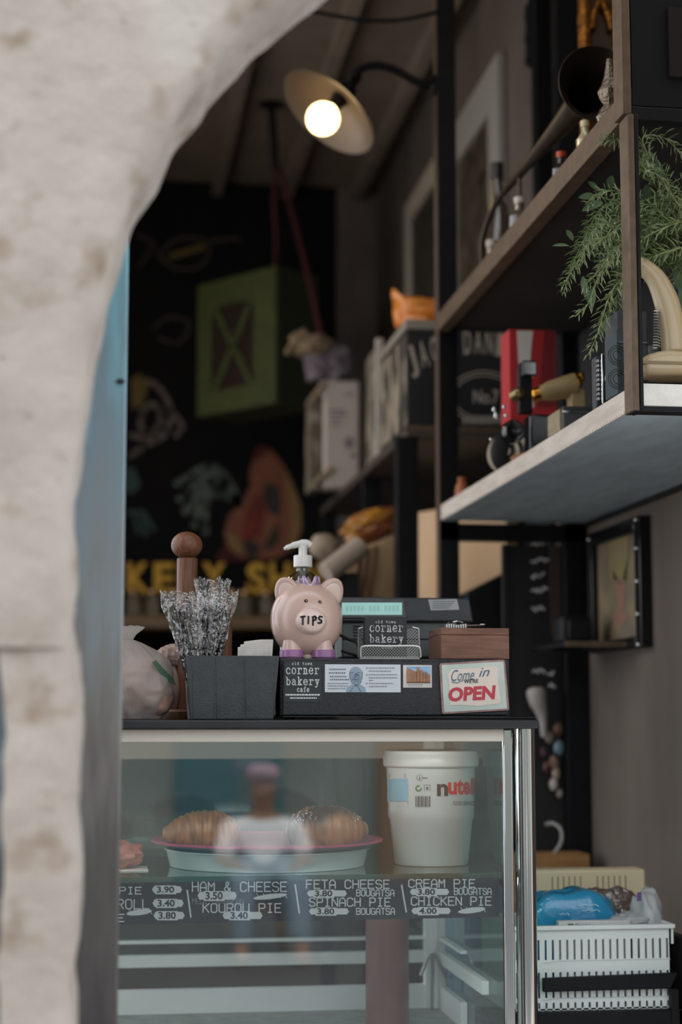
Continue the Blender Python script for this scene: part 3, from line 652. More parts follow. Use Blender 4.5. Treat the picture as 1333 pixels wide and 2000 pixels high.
for fx in (570, 632):
    f_ = P(fx, 1280, PYc-.03); b = MB()
    b.lathe([(.019, 0), (.0215, .003), (.021, .010), (.018, .020), (.015, .034)], (f_.x, PYc-.028, ZD+.0005), seg=28); foot = link('foot', b, pink, pig)
    b = MB(); b.lathe([(.0195, -.0003), (.0222, .003), (.0219, .0145), (.0200, .016)], (f_.x, PYc-.028, ZD+.0008), seg=28); link('hoof', b, mat('purple_glaze', '#a06ea0', .3, coat=.4), foot)
for fx in (575, 628):
    f_ = P(fx, 1280, PYc+.03); b = MB().lathe([(.018, 0), (.0205, .003), (.018, .02), (.014, .034)], (f_.x, PYc+.03, ZD+.0005), seg=24); link('foot', b, pink, pig)
b = MB().lathe([(.010, 0), (.011, .004), (.009, .008)], (P(602, 1284, PYc-.02).x, PYc-.02, ZD+.0005), seg=20); link('stopper', b, mat('stopper_beige', '#cbbfa9', .5), pig)
cr_ = P(604, 1150, PYc-.01); b = MB(); ring = []
for k in range(40):
    a = 2*PI*k/40; tp = .5+.5*math.cos(a*5-PI/2*5); hh = .007+.017*tp**1.6; ring.append((a, hh))
vs = []
for a, hh in ring: vs += [(cr_.x+.017*math.cos(a), PYc-.012+.017*math.sin(a), cr_.z-.004), (cr_.x+.021*math.cos(a), PYc-.012+.021*math.sin(a), cr_.z+hh)]
fs = [(2*k, (2*k+2) % 80, (2*k+3) % 80, 2*k+1) for k in range(40)]
b.add(vs, fs); crown = link('crown', b, mat('crown_purple', '#b09ab4', .25, .4), pig); m_ = crown.modifiers.new('s', 'SOLIDIFY'); m_.thickness = .003
b = MB()
for k in range(26):
    a = 2*PI*k/26; b.blob((cr_.x+.0195*math.cos(a), PYc-.012+.0195*math.sin(a), cr_.z-.002), (.0026, .0026, .0026), nu=8, nv=6)
link('bead_band', b, M['silver'], crown)

# sanitiser bottle ------------------------------------------------------
BY = 3.335; bc = P(592, 1110, BY); bs_ = MM(BY)
bt = thing('pump_bottle', 'clear pump bottle with white dispenser behind the piggy bank', 'bottle', (bc.x, BY, ZD+.001))
def zb_(py): return P(592, py, BY).z-ZD
clear = glass_mat('clear_plastic', '#c9cec6', .14, .03)
link('bottle_body', MB().lathe([(0, 0), (42*bs_, 0), (44*bs_, .006), (44*bs_, zb_(1165)), (41*bs_, zb_(1146)), (30*bs_, zb_(1128)), (14*bs_, zb_(1117)), (12*bs_, zb_(1108)), (0, zb_(1107))], (bc.x, BY, ZD+.001), seg=40), clear, bt)
link('bottle_label', MB().lathe([(44.4*bs_, .02), (44.4*bs_, zb_(1160))], (bc.x, BY, ZD+.001), seg=40), mat('label_mint', '#b9d0cf', .5), bt)
link('gel', MB().lathe([(0, .003), (40*bs_, .003), (40*bs_, zb_(1180)), (0, zb_(1180))], (bc.x, BY, ZD+.001), seg=32), glass_mat('gel', '#d5e4e0', .03), bt)
link('dip_tube', MB().tube([(bc.x, BY, ZD+.02), (bc.x, BY, ZD+zb_(1108))], .006), mat('tube_white', '#cfd0cc', .5, alpha=.5), bt)
link('collar', MB().lathe([(18.5*bs_, zb_(1108)), (18.5*bs_, zb_(1087)), (17.5*bs_, zb_(1085)), (0, zb_(1085))], (bc.x, BY, ZD), seg=32), M['white_plastic'], bt, bevel=.0008)
b = MB().lathe([(8.5*bs_, zb_(1086)), (8.5*bs_, zb_(1064))], (bc.x, BY, ZD), seg=20)
hd = [P(607, 1066, BY), P(602, 1062, BY), P(592, 1061, BY), P(578, 1064, BY), P(565, 1068, BY), P(555, 1072, BY)]
b.tube(spline(hd, 5), [6*bs_+.001]*6+[7.5*bs_]*6+[6.5*bs_]*6+[5*bs_]*5+[3*bs_]*3, 14); link('pump_head', b, M['white_plastic'], bt)

# card holder and cards ---------------------------------------------------
HY0, HY1 = 3.150, 3.195
ch_ = thing('card_holder', 'silver wire mesh business card holder on the cash drawer', 'card holder', (P(762, 1284, HY0).x, (HY0+HY1)/2, ZD+.0005))
def mesh_panel(mb, x0, x1, y0, y1, Y, step=6.4, r=.0005):
    w = x1-x0; h = y1-y0
    for sgn in (1, -1):
        k = -h if sgn > 0 else 0
        end = w if sgn > 0 else w+h
        while k < end:
            pts = []
            for q in range(2): pass
            # line x = k + sgn*s , y = s
            s0 = max(0, (-k if sgn > 0 else k-w)); s1 = min(h, (w-k if sgn > 0 else k))
            if s1 > s0+1:
                a = P(x0+k+sgn*s0, y0+s0, Y); c = P(x0+k+sgn*s1, y0+s1, Y); mb.tube([a, c], r, 4)
            k += step
b = MB(); mesh_panel(b, 708, 818, 1264, 1283, HY0, 5.6); link('front_mesh', b, M['silver'], ch_)
b = MB(); mesh_panel(b, 702, 820, 1228, 1283, HY1, 6.2); link('back_mesh', b, M['silver'], ch_)
b = MB(); b.tube(spline([P(705, 1284, HY0), P(705, 1270, HY0), P(712, 1262, HY0), P(762, 1262, HY0), P(813, 1262, HY0), P(821, 1270, HY0), P(822, 1284, HY0)], 4), .0024, 10); b.tube([P(705, 1284, HY0), P(822, 1284, HY0)], .0014, 8)
link('front_rim', b, M['silver'], ch_)
b = MB(); b.tube([P(701, 1284, HY1), P(701, 1228, HY1)], .0022, 10); b.tube([P(820, 1284, HY1), P(818, 1228, HY1)], .0022, 10); b.tube([P(701, 1228, HY1), P(712, 1225, HY1)], .002); b.tube([P(806, 1225, HY1), P(818, 1228, HY1)], .002)
link('back_rim', b, M['silver'], ch_)
a = P(703, 1284, HY0); c = P(820, 1284, HY0)
link('base_plate', MB().box(a.x, c.x, HY0, HY1+.01, ZD+.0005, ZD+.002), M['silver'], ch_)
cards = thing('business_cards', 'stack of black cafe cards standing in the wire card holder', 'cards', (P(754, 1280, 3.17).x, 3.175, ZD+.002))
a = P(713, 1280, 3.165); c = P(795, 1207, 3.165)
link('card_stack', MB().box(a.x, c.x, 3.165, 3.183, ZD+.0022, c.z), mat('card_black', '#181c1f', .5), cards, bevel=.0005)
pf = onY(3.1643); t = MB(); stext(t, 'old town', 734, 773, 1212, 1217, .8, pf, LO, gap=2.6); stext(t, 'corner', 723, 787, 1222, 1233.5, 1.75, pf, LO, cap=4.2, gap=1.9); stext(t, 'bakery', 723, 787.5, 1239.5, 1254.5, 1.75, pf, LO, cap=6.2, gap=1.9); stext(t, 'cafe', 745, 768, 1258, 1266, 1.3, pf, LO, gap=2.2)
link('card_lettering', t, M['white_ink'], cards, smooth=False)

# wooden box and the keys on it --------------------------------------------
WY0, WY1 = 3.14, 3.26; wa = P(862, 1283, WY0); wb = P(995, 1227, WY0)
wbx = thing('wooden_box', 'plain brown wooden box at the right end of the cash drawer', 'box', ((wa.x+wb.x)/2, 3.2, ZD+.0005))
zl = P(862, 1240, WY0).z
link('box_body', MB().box(wa.x, wb.x, WY0, WY1, ZD+.0008, zl), M['woodbox'], wbx, bevel=.001)
link('box_lid', MB().box(wa.x, wb.x, WY0, WY1, zl+.0004, wb.z), M['woodbox'], wbx, bevel=.001)
kr = thing('bracelet_watch', 'silver metal bracelet watch lying on the wooden box', 'watch', (P(905, 1224, 3.17).x, 3.18, wb.z+.0005))
b = MB()
for k in range(9):
    q = P(872+k*4.6, 1223, 3.17); b.box(q.x-.0017, q.x+.0017, 3.163, 3.181, wb.z+.0008, wb.z+.008+.001*math.sin(k))
link('strap_links', b, M['silver'], kr, bevel=.0006)
q = P(890, 1218, 3.18); b = MB().lathe([(.015, 0), (.016, .003), (.013, .007)], (q.x, 3.19, wb.z+.006), seg=24); link('watch_case', b, M['black_gloss'], kr)
b = MB().tube(spline([P(886, 1215, 3.18), P(896, 1213.5, 3.175), P(905, 1216, 3.175)], 5), .0015, 8); b.tube([P(908, 1222, 3.165), P(925, 1221.5, 3.165), P(940, 1221, 3.17)], [.0018, .0015, .002], 8); b.blob(P(943, 1220, 3.17), (.006, .004, .0025)); link('clasp', b, M['chrome'], kr)

# cash register --------------------------------------------------------------
RY = 3.36
rg = thing('cash_register', 'dark cash register with lit turquoise display behind the cards', 'cash register', (P(795, 1283, RY).x, RY+.05, ZD+.0005))
regm = mat('register_dark', '#2c3033', .45, 0, '#33383b', 40)
def trapz(mb, q, Y0, Y1, tilt=0):
    f = [P(x, y, Y0) for x, y in q]; f[2].y += tilt; f[3].y += tilt
    bk = [Vector((p.x, Y1, p.z)) for p in f]; mb.hexa(f[:2]+bk[1::-1], f[3:1:-1]+bk[2:4]) if False else mb.prism(f, (0, Y1-Y0, 0))
b = MB(); trapz(b, ((668,1284),(902,1284),(898,1214),(668,1214)), RY, RY+.11); link('lower_body', b, mat('register_grey', '#565d5c', .5, 0, '#4c5352', 20), rg, bevel=.003)
b = MB(); trapz(b, ((664,1215),(926,1215),(918,1168),(664,1166)), RY-.012, RY+.10); link('display_housing', b, regm, rg, bevel=.004)
b = MB(); trapz(b, ((664,1208),(797,1208),(790,1169),(664,1169)), RY-.016, RY-.010); bez = link('display_bezel', b, mat('bezel', '#45494b', .4), rg, bevel=.002)
b = MB(); rect(b, 668, 786, 1177, 1201, onY(RY-.0168)); lcd = link('display_screen', b, mat('lcd', '#86ada9', .3, emit=.30), rg, smooth=False); tag(lcd, 'lit turquoise display screen', None)
t = MB(); 
for k in range(14):
    if k not in (5, 9): rect(t, 676+k*7.6, 676+k*7.6+4.6, 1183, 1194, onY(RY-.0174))
link('display_digits', t, mat('lcd_digit', '#789f9b', .3, emit=.27), lcd, smooth=False)
b = MB(); b.prism([P(x, y, RY-.0128) for x, y in ((842,1192),(898,1191),(893,1170),(837,1171))], (0, .001, 0)); lb = link('paper_label', b, mat('label_grey', '#a9adae', .5), rg)
t = MB()
for k in range(4): rect(t, 845, 890-k*4, 1174+k*4.2, 1175.4+k*4.2, onY(RY-.0134))
link('label_print', t, mat('ink_g2', '#6f7577', .6), lb, smooth=False)
t = MB()
for k in range(4): rect(t, 690, 707, 1222+k*6, 1225+k*6, onY(RY-.001))
rect(t, 668, 898, 1247, 1250, onY(RY-.001)); link('vent_slots', t, M['black'], rg, smooth=False)
b = MB().tube(spline([P(664, 1240, 3.32), P(682, 1249, 3.31), P(697, 1256, 3.3), P(703, 1275, 3.28)], 6), .003); b.tube(spline([P(668, 1272, 3.3), P(685, 1277, 3.28), P(700, 1281, 3.27)], 6), .0025); tag(link('register_cable', b, M['black']), 'black cables hanging between the piggy bank and the card holder', 'cable')

# cutlery caddy -----------------------------------------------------------------
CYY = 3.115
cd = thing('napkin_caddy', 'dark grey plastic caddy holding wrapped straws and napkins', 'caddy', (P(455, 1410, CYY).x, CYY+.06, ZT+.0005))
cm_ = mat('caddy_grey', '#33393b', .5, 0, '#3a4042', 60, bump=.25, bscale=250)
f = [P(372, 1412, CYY+.006), P(535, 1410, CYY+.006), P(546, 1281, CYY), P(365, 1281, CYY)]
b = MB(); dpt = .115; th = .004
zt_ = f[2].z; zb0 = ZT+.0006
x0t, x1t = f[3].x, f[2].x; x0b, x1b = f[0].x, f[1].x
def ring4(x0, x1, y0, y1, z): return [Vector((x0, y0, z)), Vector((x1, y0, z)), Vector((x1, y1, z)), Vector((x0, y1, z))]
ob = ring4(x0b, x1b, CYY+.006, CYY+dpt-.006, zb0); ot = ring4(x0t, x1t, CYY, CYY+dpt, zt_)
it = ring4(x0t+th, x1t-th, CYY+th, CYY+dpt-th, zt_); ib = ring4(x0b+th, x1b-th, CYY+.006+th, CYY+dpt-.006-th, zb0+th)
b.add(ob+ot+it+ib, [(0,3,2,1)]+[(i, (i+1) % 4, 4+(i+1) % 4, 4+i) for i in range(4)]+[(4+i, 4+(i+1) % 4, 8+(i+1) % 4, 8+i) for i in range(4)]+[(8+i, 8+(i+1) % 4, 12+(i+1) % 4, 12+i) for i in range(4)]+[(12, 13, 14, 15)])
link('caddy_body', b, cm_, cd, bevel=.0012)
b = MB()
for xa, xb in ((378, 417), (424, 474), (481, 534)):
    q = [P(xa, 1404, CYY+.0045), P(xb, 1404, CYY+.0045), P(xb+1, 1287, CYY-.0006), P(xa-2, 1287, CYY-.0006)]; b.prism(q, (0, .001, 0))
link('front_panel', b, cm_, cd, bevel=.0005)
# napkins
for k, (xa, xb, ya, tl) in enumerate(((464, 512, 1260, 0), (470, 522, 1255, 1), (478, 531, 1249, 2))):
    Y = CYY+.03+k*.006; b = MB(); b.prism([P(xa, 1300, Y), P(xb, 1300, Y), P(xb+1+tl, ya+4-tl*2, Y), P(xb-22, ya, Y), P(xa+1-tl, ya+4, Y)], (0, .004, 0))
    tag(link('paper_napkin', b, M['paper']), ('frontmost', 'middle', 'rearmost')[k]+' folded white napkin at the right of the grey caddy', 'napkin', 'napkins in the caddy')
# cellophane wrapped straws
cello = glass_mat('cellophane', '#efeeed', .16, .02, 0, bump=1.0, bscale=62)
random.seed(5)
def wrapped(name_lbl, base, topc, wtop, n, Y, hh):
    r_ = thing('wrapped_straws', name_lbl, 'straws', (P(base[0], 1400, Y).x, Y, ZT+.006), 'cellophane wrapped straws in the caddy')
    for k in range(n):
        u = (k+.5)/n-.5
        a = P(base[0]+u*18, base[1], Y+random.uniform(-.008, .008)); c = P(topc[0]+u*wtop*.6, topc[1]+hh+random.uniform(0, 22), Y+random.uniform(-.005, .005))
        a.z = max(a.z, ZT+.008)
        link('straw', MB().tube([a, c], .0030, 8), M['black_gloss'], r_)
    ax_a = P(base[0], base[1], Y); ax_b = P(topc[0], topc[1], Y)
    def fn(u, v):
        w = (16+(wtop-16)*v**1.1)*MM(Y)/2; an = u*2*PI; c = ax_a.lerp(ax_b, v)
        jag = .006*noise.noise(Vector((u*14, v*2, base[0]))) ; ww = 1.08+.35*noise.noise(Vector((math.cos(an)*2.2, math.sin(an)*2.2, v*5+base[0])))
        fl = 1-.75*max(0, (v-.86)/.14)
        return c+Vector((math.cos(an)*w*ww, math.sin(an)*.013*fl*ww+jag*.5, (jag*3 if v > .9 else 0)+(.012*abs(noise.noise(Vector((u*9, 3, base[0])))) if v > .93 else 0)))
    b = MB().grid(fn, 56, 34); link('wrapper', b, cello, r_, angle=180)
wrapped('wide cellophane bundle of black straws fanning out at the left of the caddy', (388, 1390), (352, 1158), 74, 6, CYY+.045, 12)
wrapped('cellophane bundle of black straws standing upright in the caddy', (398, 1390), (396, 1168), 46, 5, CYY+.06, 12)
wrapped('tallest cellophane bundle of straws rising in front of the wooden ball', (408, 1390), (414, 1134), 62, 5, CYY+.075, 30)
wrapped('cellophane bundle of black straws leaning right toward the napkins', (402, 1390), (438, 1158), 50, 5, CYY+.05, 12)

# paper towel holder ------------------------------------------------------------------
TYY = 3.32; tq = P(366, 1100, TYY); ts = MM(TYY)
th_ = thing('paper_towel_holder', 'dark wooden paper towel stand with a ball on top behind the caddy', 'towel holder', (tq.x+.03, TYY, ZT+.0005))
link('base', MB().lathe([(.078, 0), (.08, .004), (.08, .014), (.076, .018)], (tq.x+.02, TYY, ZT+.0006), seg=40), M['wood'], th_)
link('rod', MB().lathe([(20*ts, .018), (20*ts, P(366, 1092, TYY).z-ZT), (18*ts, P(366, 1090, TYY).z-ZT)], (tq.x, TYY, ZT), seg=28), M['wood'], th_)
link('ball', MB().blob(P(365, 1065, TYY), (30.5*ts, 30.5*ts, 26.5*ts), nu=36, nv=24), M['wood'], th_, angle=180)
a = P(443, 1200, TYY); link('side_rod', MB().lathe([(11*ts, .018), (11*ts, P(443, 1180, TYY).z-ZT), (8*ts, P(443, 1176, TYY).z-ZT)], (a.x, TYY, ZT), seg=20), M['wood'], th_)

# plastic bag with bread ----------------------------------------------------------------
bagm = bpy.data.materials.new('thin_plastic_bag'); bagm.use_nodes = True; nt = bagm.node_tree; pb = nt.nodes['Principled BSDF']
pb.inputs['Base Color'].default_value = lin('#bdb9b4'); pb.inputs['Roughness'].default_value = .3
tl_ = nt.nodes.new('ShaderNodeBsdfTranslucent'); tl_.inputs['Color'].default_value = lin('#d0c6bd'); tp = nt.nodes.new('ShaderNodeBsdfTransparent')
m1 = nt.nodes.new('ShaderNodeMixShader'); m1.inputs[0].default_value = .3; m2 = nt.nodes.new('ShaderNodeMixShader'); m2.inputs[0].default_value = .34
nt.links.new(pb.outputs[0], m1.inputs[1]); nt.links.new(tl_.outputs[0], m1.inputs[2]); nt.links.new(m1.outputs[0], m2.inputs[1]); nt.links.new(tp.outputs[0], m2.inputs[2]); nt.links.new(m2.outputs[0], nt.nodes['Material Output'].inputs['Surface'])
tc = nt.nodes.new('ShaderNodeTexCoord'); mp = nt.nodes.new('ShaderNodeMapping'); mp.inputs['Rotation'].default_value = (0, .5, 0); mp.inputs['Scale'].default_value = (1, 1, .35); n2 = nt.nodes.new('ShaderNodeTexNoise'); n2.inputs['Scale'].default_value = 38; nt.links.new(tc.outputs['Object'], mp.inputs[0]); nt.links.new(mp.outputs[0], n2.inputs['Vector'])
bp = nt.nodes.new('ShaderNodeBump'); bp.inputs['Strength'].default_value = .9; bp.inputs['Distance'].default_value = .012; nt.links.new(n2.outputs['Fac'], bp.inputs['Height']); nt.links.new(bp.outputs['Normal'], pb.inputs['Normal'])
GY = 3.21; gq = P(262, 1330, GY); gs = MM(GY)
bag = thing('bread_bag', 'thin white plastic bag of pink rolls on the case top beside the post', 'bag', (gq.x, GY, ZT+.0005))
b = MB(); nu, nv = 56, 40; vs = []
zb1 = ZT+.001; ztop = P(270, 1248, GY).z
for j in range(nv+1):
    v = j/nv; z = zb1+(ztop-zb1)*v
    rad = (.60+.40*math.sin(min(1, v/.45)*PI/2)) if v < .45 else (math.cos((v-.45)/.55*PI/2)**.62 if v < 1 else 0.03)
    rad = max(rad, .04)
    for i in range(nu):
        a = 2*PI*i/nu; d = Vector((math.cos(a), math.sin(a), v*1.5))
        k = 1+.16*noise.noise(d*2.1)+.07*noise.noise(d*6)
        vs.append((gq.x+math.cos(a)*86*gs*rad*k-(.012*v), GY+math.sin(a)*.072*rad*k, z))
b.add(vs, [(j*nu+i, j*nu+(i+1) % nu, (j+1)*nu+(i+1) % nu, (j+1)*nu+i) for j in range(nv) for i in range(nu)]+[tuple(range(nu))])
link('bag_body', b, bagm, bag, angle=180)
kq = P(238, 1262, GY); b = MB()
def kn(u, v): a = u*2*PI; r = .006+.016*v**1.5; return Vector((kq.x+.016*v+math.cos(a)*r*(1+.4*noise.noise(Vector((u*8, v, 4)))), GY+math.sin(a)*r*.5, kq.z-.012+.048*v+.008*noise.noise(Vector((u*10, v*2, 0)))))
b.grid(kn, 30, 10); link('knot_ear', b, bagm, bag, angle=180)
pg = []
b = MB()
for q in ((299,1290),(307,1286),(322,1303),(341,1322),(346,1335),(333,1330),(316,1313)): pg.append(P(q[0]-2, q[1]+3, GY-.068+.04*((q[0]-299)/47)))
b.prism(pg, (0, .002, 0)); link('green_print', b, mat('bag_green', '#4c6b58', .45), bag)
roll_m = mat('pink_roll', '#b98a7c', .7, 0, '#d2a898', 50, bump=.3)
for i, (x, y, rx, rz, dy) in enumerate(((255,1352,60,44,0),(280,1318,46,36,.02),(296,1368,42,34,-.005))):
    b = MB().blob(P(x, y, GY+dy), (rx*gs, .045, rz*gs), .12, 9, seed=i); 
    mz = min(v.z for v in b.v)
    if mz < ZT+.003: b.v = [v+Vector((0, 0, ZT+.003-mz)) for v in b.v]
    tag(link('bread_roll', b, roll_m), ('largest roll at the lower left inside the white plastic bag', 'roll near the top inside the white plastic bag', 'roll at the right inside the white plastic bag')[i], 'bread roll', 'rolls in the plastic bag')
b = MB().blob((P(333, 1285, 3.33).x, 3.33, P(333, 1285, 3.33).z), (30*gs, .03, 26*gs), .3, 12); b.blob((P(333, 1340, 3.33).x, 3.33, ZT+.055), (26*gs, .032, .054), .1, 9)
tag(link('paper_bundle', b, mat('pinkish_paper', '#a58f86', .7)), 'crumpled pinkish wrapped bundle behind the plastic bag', 'bundle')

# ------------------------------------------------------------------ front shelving rack
RN, RF = 2.90, 4.68                          # near and far end of the rack
zu = P(1238, 797, RN).z; ztp = zu+.0427      # white plank
zbt = P(1236, 224, RN).z; zbb = zbt+.050      # top beam
rack = thing('shelving_rack', 'tall black metal shelving rack with a thick white plank and dark top shelf', 'shelf', ((XS+XW)/2, 3.8, 0))
plank = mat('white_plank', '#bdb2a6', .6, 0, '#cfc5ba', 9, stretch=(6, 1, 6), bump=.15)
under = mat('plank_underside', '#b9c9d3', .6, 0, '#a8b7c0', 6, stretch=(4, 1, 4))  # paler and bluer than the plank: bounced street light put into the colour
link('white_plank', MB().box(XS, XW-.004, RN+.003, RF-.01, zu+.001, ztp), plank, rack, bevel=.002)
link('plank_underside', MB().box(XS+.006, XW-.004, RN+.006, RF-.01, zu, zu+.001), under, rack)
link('plank_end', MB().box(XS+.012, XW-.004, RN-.004, RN+.003, zu+.003, ztp+.001), mat('chipped_white', '#dcdad4', .55, 0, '#eceae4', 30, bump=.3), rack, bevel=.002)
b = MB(); y = RN+.03
while y < RF-.1:
    b.prism([(XS-.0012, y, zu-.0005), (XS-.0012, y+.004, zu+.006), (XS-.0012, y+.008, zu-.0005)], (.003, 0, 0)); y += .0145
link('toothed_edge', b, mat('tooth_white', '#cfc8bf', .7), rack)
# posts
def post(xa, xb, ya, yb, z0, z1, m, nm='post'): return link(nm, MB().box(xa, xb, ya, yb, z0, z1), m, rack, bevel=.002)
zlow = P(1240, 803, RN).z
post(XS-.004, XS+.008, RN-.006, RN+.046, zlow, zbt, M['brown_steel'])  # brown half of the near post holds warm light in its colour
post(XS+.0085, XS+.016, RN-.006, RN+.046, zlow, zbt, M['black_steel'])
post(XS-.012, XS+.004, RN-.006, RN+.05, zbt, 3.2, M['brown_steel'])
post(XS, XS+.054, RF, RF+.05, 0, 3.6, M['black_steel'])
post(XW-.066, XW-.004, RF, RF+.05, 0, 3.6, M['black_steel'])
link('lit_left_face', MB().box(XS-.0015, XS, RF+.001, RF+.049, 0, 3.6), mat('lit_face_brown', '#5b4a3c', .5, .3), rack)  # brown strip: light on the post's left face put into the colour
link('end_bar', MB().box(XS-.002, XW, RN-.005, RN+.03, zlow-.001, zlow+.0085), M['black_steel'], rack)
link('far_crossbar', MB().box(XS, XW-.004, RF, RF+.05, zu-.052, zu-.006), M['black_steel'], rack)
link('wall_batten', MB().box(XW-.012, XW-.002, RN, RF, zu-.012, zu), M['black_steel'], rack)
link('top_beam', MB().box(XS-.004, XS+.03, RN, RF, zbt, zbb), M['brown_steel'], rack, bevel=.002)  # beam's brown carries the warm lamp light in its colour
link('top_deck', MB().box(XS+.03, XW-.004, RN, RF+.04, zbt+.012, zbb-.004), mat('dark_deck', '#1d1b1b', .7, 0, '#272423', 8), rack)
link('top_end_bar', MB().box(XS+.004, XW, RN-.005, RN+.03, zbt-.01, zbt+.014), M['black_steel'], rack, bevel=.002)
link('end_board', MB().box(XS+.006, XW+.05, RN-.004, RN+.018, zbt+.016, 3.1), mat('black_board', '#0a0a0c', .65, 0, '#0f0f12', 6, spec=.2), rack)
q0 = P(1308, 150, RN-.006); q1 = P(1400, 20, RN-.006); link('board_picture', MB().box(q0.x, q1.x, RN-.010, RN-.004, q0.z, q1.z), mat('dim_brown', '#1e1616', .7, spec=.2), rack)
# black backing of the middle compartment on the wall
link('back_panel', MB().box(XW-.02, XW-.004, RN+.5, RF, ztp, zbt), mat('black_backing', '#17161a', .8), rack)

# rosemary ------------------------------------------------------------------
ry = 3.05
pq = P(1292, 660, 3.12)
ros = thing('potted_rosemary', 'bushy green rosemary plant drooping over the white plank by the black post', 'plant', (pq.x, 3.12, ztp+.0005))
link('pot', MB().lathe([(.0, 0), (.05, 0), (.062, .10), (.065, .10), (.065, .115), (.058, .115), (.052, .09), (0, .09)], (pq.x+.03, 3.14, ztp+.0005), seg=32), mat('pot_dark', '#2a2b2a', .6), ros)
leafm = mat('rosemary_green', '#6c8048', .42, 0, '#a9b78c', 70); leafd = mat('rosemary_dark', '#4a5f33', .45, 0, '#7b9060', 70); leafg = mat('sage_green', '#4c6347', .6, 0, '#5e7656', 30)
stemm = mat('rosemary_stem', '#6b7350', .6)
random.seed(21)
def sprig(pts, m, dens=1.0, L=.028, nm='sprig'):
    sp_ = spline(pts, 10); b = MB(); tot = 0
    n = len(sp_)
    b.tube(sp_, [.0017-.0011*i/n for i in range(n)], 6)
    seglen = [(sp_[i+1]-sp_[i]).length for i in range(n-1)]; total = sum(seglen); cnt = int(total/.0030*dens)
    for k in range(cnt):
        d = total*(k+.5)/cnt; i = 0
        while i < n-2 and d > seglen[i]: d -= seglen[i]; i += 1
        p = sp_[i].lerp(sp_[i+1], d/seglen[i]); t = (sp_[i+1]-sp_[i]).normalized()
        u = t.orthogonal().normalized(); w = t.cross(u); a = k*2.4+random.uniform(-.5, .5)
        out = u*math.cos(a)+w*math.sin(a)
        frac = k/cnt; l = L*random.uniform(.75, 1.2)*(1-.45*frac**3)
        dirv = (t*random.uniform(.45, .9)+out).normalized(); side = dirv.cross(t).normalized(); nr = side.cross(dirv)
        wd = .0017; c1 = p+dirv*l*.5+Vector((0, 0, .0012)); c2 = p+dirv*l+Vector((0, 0, -.001))+t*.002
        b.add([p, c1+side*wd, c1+nr*.0007, c1-side*wd, c2, p+dirv*l*.8+side*wd*.7, p+dirv*l*.8-side*wd*.7],
              [(0, 1, 2), (0, 2, 3), (1, 5, 4, 2), (2, 4, 6, 3)])
    return link(nm, b, m, ros, angle=180)
def pp_(lst): return [P(x, y, Y) for x, y, Y in lst]
main = [
 [(1260,420,3.12),(1229,398,3.07),(1180,402,3.03),(1140,470,3.0),(1115,530,2.99),(1102,572,2.99)],
 [(1270,470,3.1),(1229,479,3.05),(1190,512,3.02),(1167,550,3.0),(1150,592,3.0),(1126,617,3.0)],
 [(1270,500,3.08),(1231,528,3.03),(1198,566,3.0),(1180,612,2.99),(1167,655,2.99),(1150,692,2.99)],
 [(1262,440,3.1),(1229,428,3.05),(1186,462,3.02),(1150,478,3.0),(1132,520,3.0)],
 [(1275,350,3.1),(1229,266,3.04),(1198,272,3.01),(1172,274,3.0)],
 [(1285,340,3.06),(1256,272,2.99),(1290,266,2.97),(1316,284,2.96),(1345,320,2.96)],
 [(1275,480,3.1),(1235,470,3.05),(1196,490,3.02),(1170,530,3.0),(1140,560,3.0)],
 [(1270,420,3.12),(1220,440,3.08),(1170,440,3.05),(1135,500,3.03),(1100,560,3.03)],
 [(1260,520,3.1),(1225,545,3.06),(1195,600,3.04),(1172,645,3.02)],
 [(1270,400,3.14),(1226,380,3.1),(1180,372,3.08),(1150,400,3.06)],
 [(1250,300,3.1),(1262,330,3.0),(1290,345,2.98),(1320,390,2.97),(1342,420,2.97)],
 [(1345,428,3.0),(1310,440,2.98),(1279,454,2.98),(1252,470,2.98)],
 [(1300,470,3.08),(1300,430,3.0),(1275,400,2.98),(1252,404,2.97)],
 [(1345,480,3.0),(1310,490,2.98),(1280,500,2.98),(1254,515,2.98)],
 [(1300,440,3.1),(1310,380,3.02),(1300,340,2.99),(1268,330,2.98)],
 [(1320,470,3.06),(1330,400,3.0),(1340,350,2.98),(1350,300,2.97)],
]
for i, l_ in enumerate(main): sprig(pp_(l_), leafm if i % 4 else leafd)
for k in range(24):
    x0 = random.uniform(1262, 1345); y0 = random.uniform(400, 560); ang = random.uniform(-2.6, .4); le = random.uniform(60, 120)
    l_ = [(x0, y0, 3.12), (x0+le*.4*math.cos(ang)+8, y0+le*.4*math.sin(ang)-10, 3.06), (x0+le*.75*math.cos(ang), y0+le*.7*math.sin(ang), 3.02), (x0+le*math.cos(ang), y0+le*math.sin(ang)+14, 3.0)]
    sprig(pp_(l_), (leafd, leafm, leafd)[k % 3], .9)
for k in range(18):                          # fuller growth behind the post
    x0 = random.uniform(1225, 1275); y0 = random.uniform(400, 520); ang = random.uniform(1.7, 3.5); le = random.uniform(40, 95)
    l_ = [(x0, y0, 3.16), (x0+le*.5*math.cos(ang), y0+le*.4*math.sin(ang)-10, 3.12), (x0+le*math.cos(ang), y0+le*math.sin(ang)+10, 3.08)]
    sprig(pp_(l_), leafd, .9)
